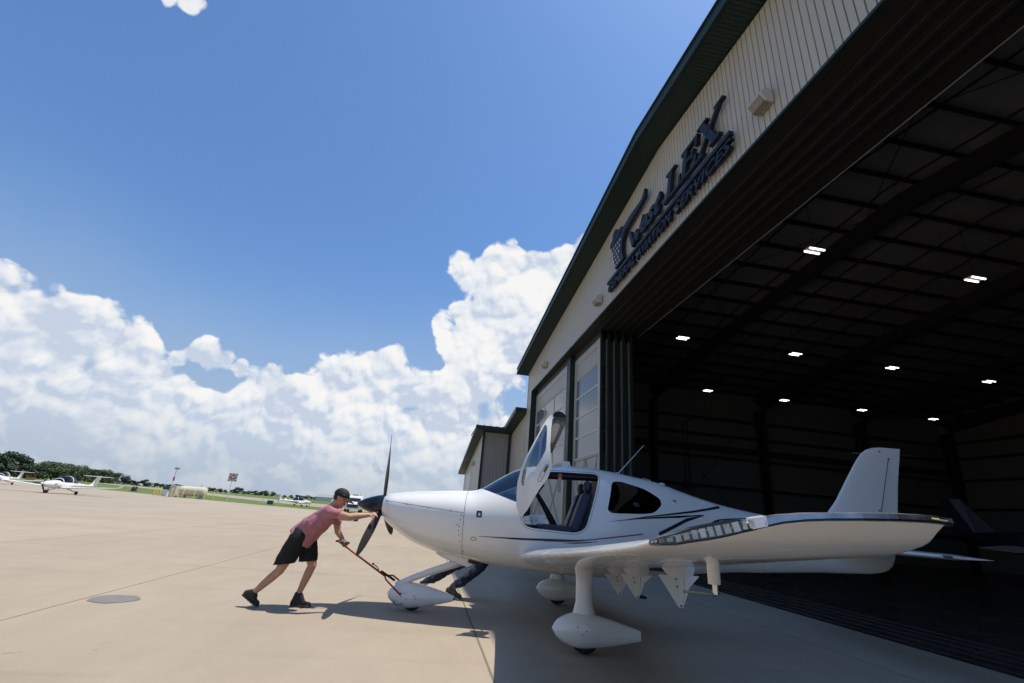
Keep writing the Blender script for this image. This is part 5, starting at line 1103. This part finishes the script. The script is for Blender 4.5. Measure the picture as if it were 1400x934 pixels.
for x in (-.8, .8):
    for y in (-.45, .45): f = MB(); f.lathe([(y-.05, .06), (y-.04, .11), (y+.04, .11), (y+.05, .06)], 1, 14, (x, 0, .11)); f.build('wheel', 'matblack', dl)
tk = empty('fuel_tank', (-43.2, 68.9, 0), radians(4), 'long cream cylindrical fuel tank lying on cradles between yellow posts', 'fuel tank')
f = MB(); f.lathe([(-1.75, .05), (-1.72, .45), (-1.6, .62), (1.6, .62), (1.72, .45), (1.75, .05)], 0, 28, (0, 0, .95)); f.build('shell', 'tank', tk, True, auto=40)
for x in (-1.1, 1.1): f = MB(); f.box((x-.12, -.5, 0), (x+.12, .5, .55)); f.build('cradle', 'fix', tk)
f = MB(); f.tube([(.9, 0, 1.55), (.9, 0, 2.0)], .05, 8); f.build('vent', 'fix', tk)
f = MB(); f.box((-2.9, -.5, 0), (-2.1, .5, 1.5)); f.build('pump_cabinet', 'tank', tk, bevel=.03)
bp = None
for i, (x, y) in enumerate([(-48.6, 69.5), (-47.9, 68.0), (-46.8, 67.6), (-45.2, 67.5), (-43.6, 67.5), (-42.0, 67.4), (-40.7, 67.6), (-40.2, 68.8)]):
    if bp is None:
        bp = empty('bollard', (x, y, 0), 0, '-', 'bollard', 'yellow posts round the fuel tank'); f = MB(); f.lathe([(0, .06), (1.15, .06), (1.2, .03)], 2, 12); f.build('post', 'yellow', bp, True, auto=40); o = bp
    else: o = copy_tree(bp); o.location = (x, y, 0)
    o['label'] = '%s yellow post from the left around the cream fuel tank' % ['first', 'second', 'third', 'fourth', 'fifth', 'sixth', 'seventh', 'eighth'][i]
lp = empty('lamp_post', (-49.2, 73.0, 0), 0, 'slim pole with small dark head standing left of the cream fuel tank', 'lamp post')
f = MB(); f.tube([(0, 0, 0), (0, 0, 3.9)], .05, 8); f.build('pole', 'starw', lp); f = MB(); f.box((-.25, -.15, 3.85), (.35, .15, 4.1)); f.build('lamp_head', 'lamphood', lp); f = MB(); f.box((-.09, -.07, 2.2), (.09, .07, 2.75)); f.build('band', 'red', lp)
bn = empty('waste_bin', (-47.6, 70.0, 0), 0, 'green topped white bin beside the yellow posts left of the tank', 'bin')
f = MB(); f.loft([[(-w, -w, z), (w, -w, z), (w, w, z), (-w, w, z)] for z, w in ((0, .3), (.9, .36))]); f.build('bin_body', 'starw', bn); f = MB(); f.box((-.45, -.42, .9), (.45, .42, 1.35)); f.build('lid', 'dgreen', bn, bevel=.05)
sn = empty('checker_sign', (-41.4, 74.6, 0), radians(20), 'square orange and white checkered sign on a white post at the grass edge', 'sign')
f = MB(); f.tube([(0, 0, 0), (0, 0, 3.2)], .05, 8); f.build('post', 'starw', sn)
f = MB(); f.box((-.60, -.03, 2.80), (.60, .03, 4.0)); f.build('board', 'starw', sn)
for i in range(5):
    for j in range(5):
        if (i+j) % 2 == 0 and not (0 < i < 4 and 0 < j < 4):
            f = MB(); f.box((-.59+.236*i, -.036, 2.81+.236*j), (-.354+.236*i, -.031, 3.046+.236*j)); f.build('checker', 'sred', sn)
f = MB(); f.box((-.35, -.036, 3.05), (.35, -.031, 3.75)); f.build('centre_square', 'sred', sn)
f = MB(); f.box((-.2, -.042, 3.35), (.22, -.037, 3.55)); f.build('centre_mark', 'starw', sn)
js = empty('equipment_box', (-30.1, 64.6, 0), radians(15), 'low dark box between two yellow posts on the grass edge', 'equipment box')
f = MB(); f.box((-.35, -.25, .12), (.35, .25, .62)); f.build('box', 'dgreen', js, bevel=.03)
for s in (-1, 1): f = MB(); f.lathe([(0, .05), (.85, .05)], 2, 10, (s*.95, 0, 0)); f.build('post', 'tank', js)
JK = 1
jk = empty('wire_reel', (-67.3, 90.2, 0), 0, 'pile of rusty ground equipment on the grass beyond the parked trainer', 'equipment')
f = MB(); f.lathe([(-.5, .3), (-.45, .75), (-.4, .3), (.4, .3), (.45, .75), (.5, .3)], 0, 20, (0, 0, .75)); f.build('drum', 'bark', jk); f = MB(); f.beam((-1.2, 0, .1), (1.4, 0, .1), .5, .2); f.beam((-.9, 0, .1), (-.5, 0, .8), .08, .3); f.beam((.9, 0, .1), (.5, 0, .8), .08, .3); f.build('skid', 'lamphood', jk)
jk.scale = (.6, .6, .6)
ob = empty('marker_board', (-100, 104, 0), radians(25), 'small orange marker board on the grass far left under the trees', 'marker board')
f = MB(); f.box((-.8, -.08, .35), (.8, .08, .95)); f.build('board', 'orange', ob)
for s in (-1, 1): f = MB(); f.box((s*.6-.05, -.05, 0), (s*.6+.05, .05, .35)); f.build('leg', 'lamphood', ob)
fh = empty('farm_house', (-150, 400, 0), radians(10), 'tiny white farm building on the horizon between the far trees', 'building')
f = MB(); f.box((0, 0, 0), (12, 8, 3)); f.build('wall', 'farwall', fh); f = MB(); f.prism([(-.5, 3), (8.5, 3), (4, 5.2)], -.5, 12.5, 0); f.build('roof', 'lamphood', fh)
# ------------------------------------------------------------------ tree line
def tree(h, w, seed, dark=0, trunk=.22):
    rnd = random.Random(seed); t = empty('tree', (0, 0, 0), 0, '-', 'tree', 'trees along the far side of the airfield')
    f = MB(); th = h*.5; pts = [(0, 0, 0), (rnd.uniform(-.2, .2), 0, th*.5), (rnd.uniform(-.4, .4), .1, th)]
    f.tube(pts, [.035*h, .026*h, .012*h], 8)
    cl = []
    for i in range(15):
        a = rnd.uniform(0, 2*pi); zz = rnd.uniform(.14, .92); rr = w*.5*sin(min(1, (1.06-zz)/.55)*pi/2)*rnd.uniform(.35, .85)
        c = Vector((rr*cos(a), rr*sin(a), zz*h)); cl.append((c, w*rnd.uniform(.15, .25)))
        if i < 7: f.tube([(0, 0, th*rnd.uniform(.5, 1)), tuple(c)], [.012*h, .004*h], 6)
    f.build('trunk', 'bark', t)
    f = MB()
    for c, r in cl:
        for k in range(150):
            d_ = Vector((rnd.gauss(0, 1), rnd.gauss(0, 1), rnd.gauss(0, 1))).normalized(); rr = r*rnd.uniform(.55, 1.08)
            p = c+Vector((d_.x*rr, d_.y*rr, d_.z*rr*.8)); s = h*.024*rnd.uniform(.6, 1.5); u = Vector((rnd.gauss(0, 1), rnd.gauss(0, 1), rnd.gauss(0, 1))).normalized(); v = u.cross(d_).normalized()*s; u = (u*.7+d_*.3).normalized()*s
            f.add([p-u-v, p+u-v*.6, p+u*.8+v, p-u*.7+v], [(0, 1, 2, 3)])
    f.build('crown', 'leaf2' if dark else 'leaf', t); return t
protos = [tree(12, 11, 1, 1), tree(10, 12, 2), tree(11, 9, 3, 1), tree(8, 9, 4)]
def px_dir(px, py=660.):
    d_ = (px-700)*r2-(py-467)*u2+622*fwd; return d_
rnd = random.Random(11); used = set(); n_tree = 0
# screen-independent rows: bearing in degrees from the camera heading, distance, height
ROWS = []
def brg(px): d_ = px_dir(px, 647+.081*px); return atan2(d_.x, d_.y)
for px, ht in [(-40, 36), (-20, 34), (-4, 34), (12, 33), (24, 31), (34, 20), (44, 17), (52, 21), (60, 22), (70, 22), (79, 20), (88, 21), (98, 19), (107, 20), (116, 17), (124, 18), (133, 17), (142, 17), (151, 14), (160, 14), (169, 11), (180, 7), (187, 5), (197, 9), (205, 5), (214, 6), (222, 5), (231, 5), (240, 6), (248, 5), (257, 5), (266, 4), (276, 4), (285, 5), (292, 5), (300, 5), (308, 4), (318, 5), (325, 8), (334, 4), (341, 5), (349, 6), (356, 5), (361, 7), (371, 6), (380, 3), (389, 3), (398, 4), (407, 5), (413, 4), (420, 5), (427, 4), (434, 5), (442, 4), (450, 3), (500, 4), (520, 4), (545, 4), (600, 5)]:
    ROWS.append((brg(px), 240+2.2*min(max(px, 0), 160)+rnd.uniform(-12, 12), ht, px))
kinds = ['tall dark green tree', 'broad mid green tree', 'narrow dark green tree', 'low bushy green tree']
for i, (b, dist, ht, px) in enumerate(ROWS):
    k_ = 0 if ht > 25 else rnd.choice([0, 1, 2, 3]); P_ = protos[k_]; ph = [12, 10, 11, 8][k_]
    scale = ht/ (640./ (dist*cos(b))) / ph * .95
    if k_ in used: o = copy_tree(P_)
    else: o = P_; used.add(k_)
    o.location = (dist*sin(b), dist*cos(b), -.02); wd = 1.2 if px < 30 else (1.55 if px < 175 else 1.9); o.scale = (scale*wd, scale*wd, scale); o.rotation_euler.z = rnd.uniform(0, 6.28)
    ORD = ['first', 'second', 'third', 'fourth', 'fifth', 'sixth', 'seventh', 'eighth', 'ninth', 'tenth', 'eleventh', 'twelfth', 'thirteenth', 'fourteenth', 'fifteenth', 'sixteenth', 'seventeenth', 'eighteenth', 'nineteenth', 'twentieth']
    if px < 30: o['label'] = '%s tree from the left in the tallest dark clump' % ORD[i]
    elif px < 175: o['label'] = '%s tree from the left in the dense row beyond the parked trainer' % ORD[i-5]
    elif i-21 < 19: o['label'] = '%s small tree from the left on the low horizon line' % ORD[i-21]
    else: o['label'] = '%s small tree from the right on the low horizon line' % ORD[len(ROWS)-1-i]
    o['group'] = 'tallest trees at the far left' if px < 30 else ('dense tree row beyond the trainer' if px < 175 else 'small trees on the horizon')
for i, p_ in enumerate(protos):
    if i not in used:
        for c in [k for k in bpy.data.objects if k.parent == p_]: bpy.data.objects.remove(c)
        bpy.data.objects.remove(p_)
scene.cycles.max_bounces = 8; scene.cycles.diffuse_bounces = 3; scene.cycles.glossy_bounces = 4; scene.cycles.transparent_max_bounces = 12
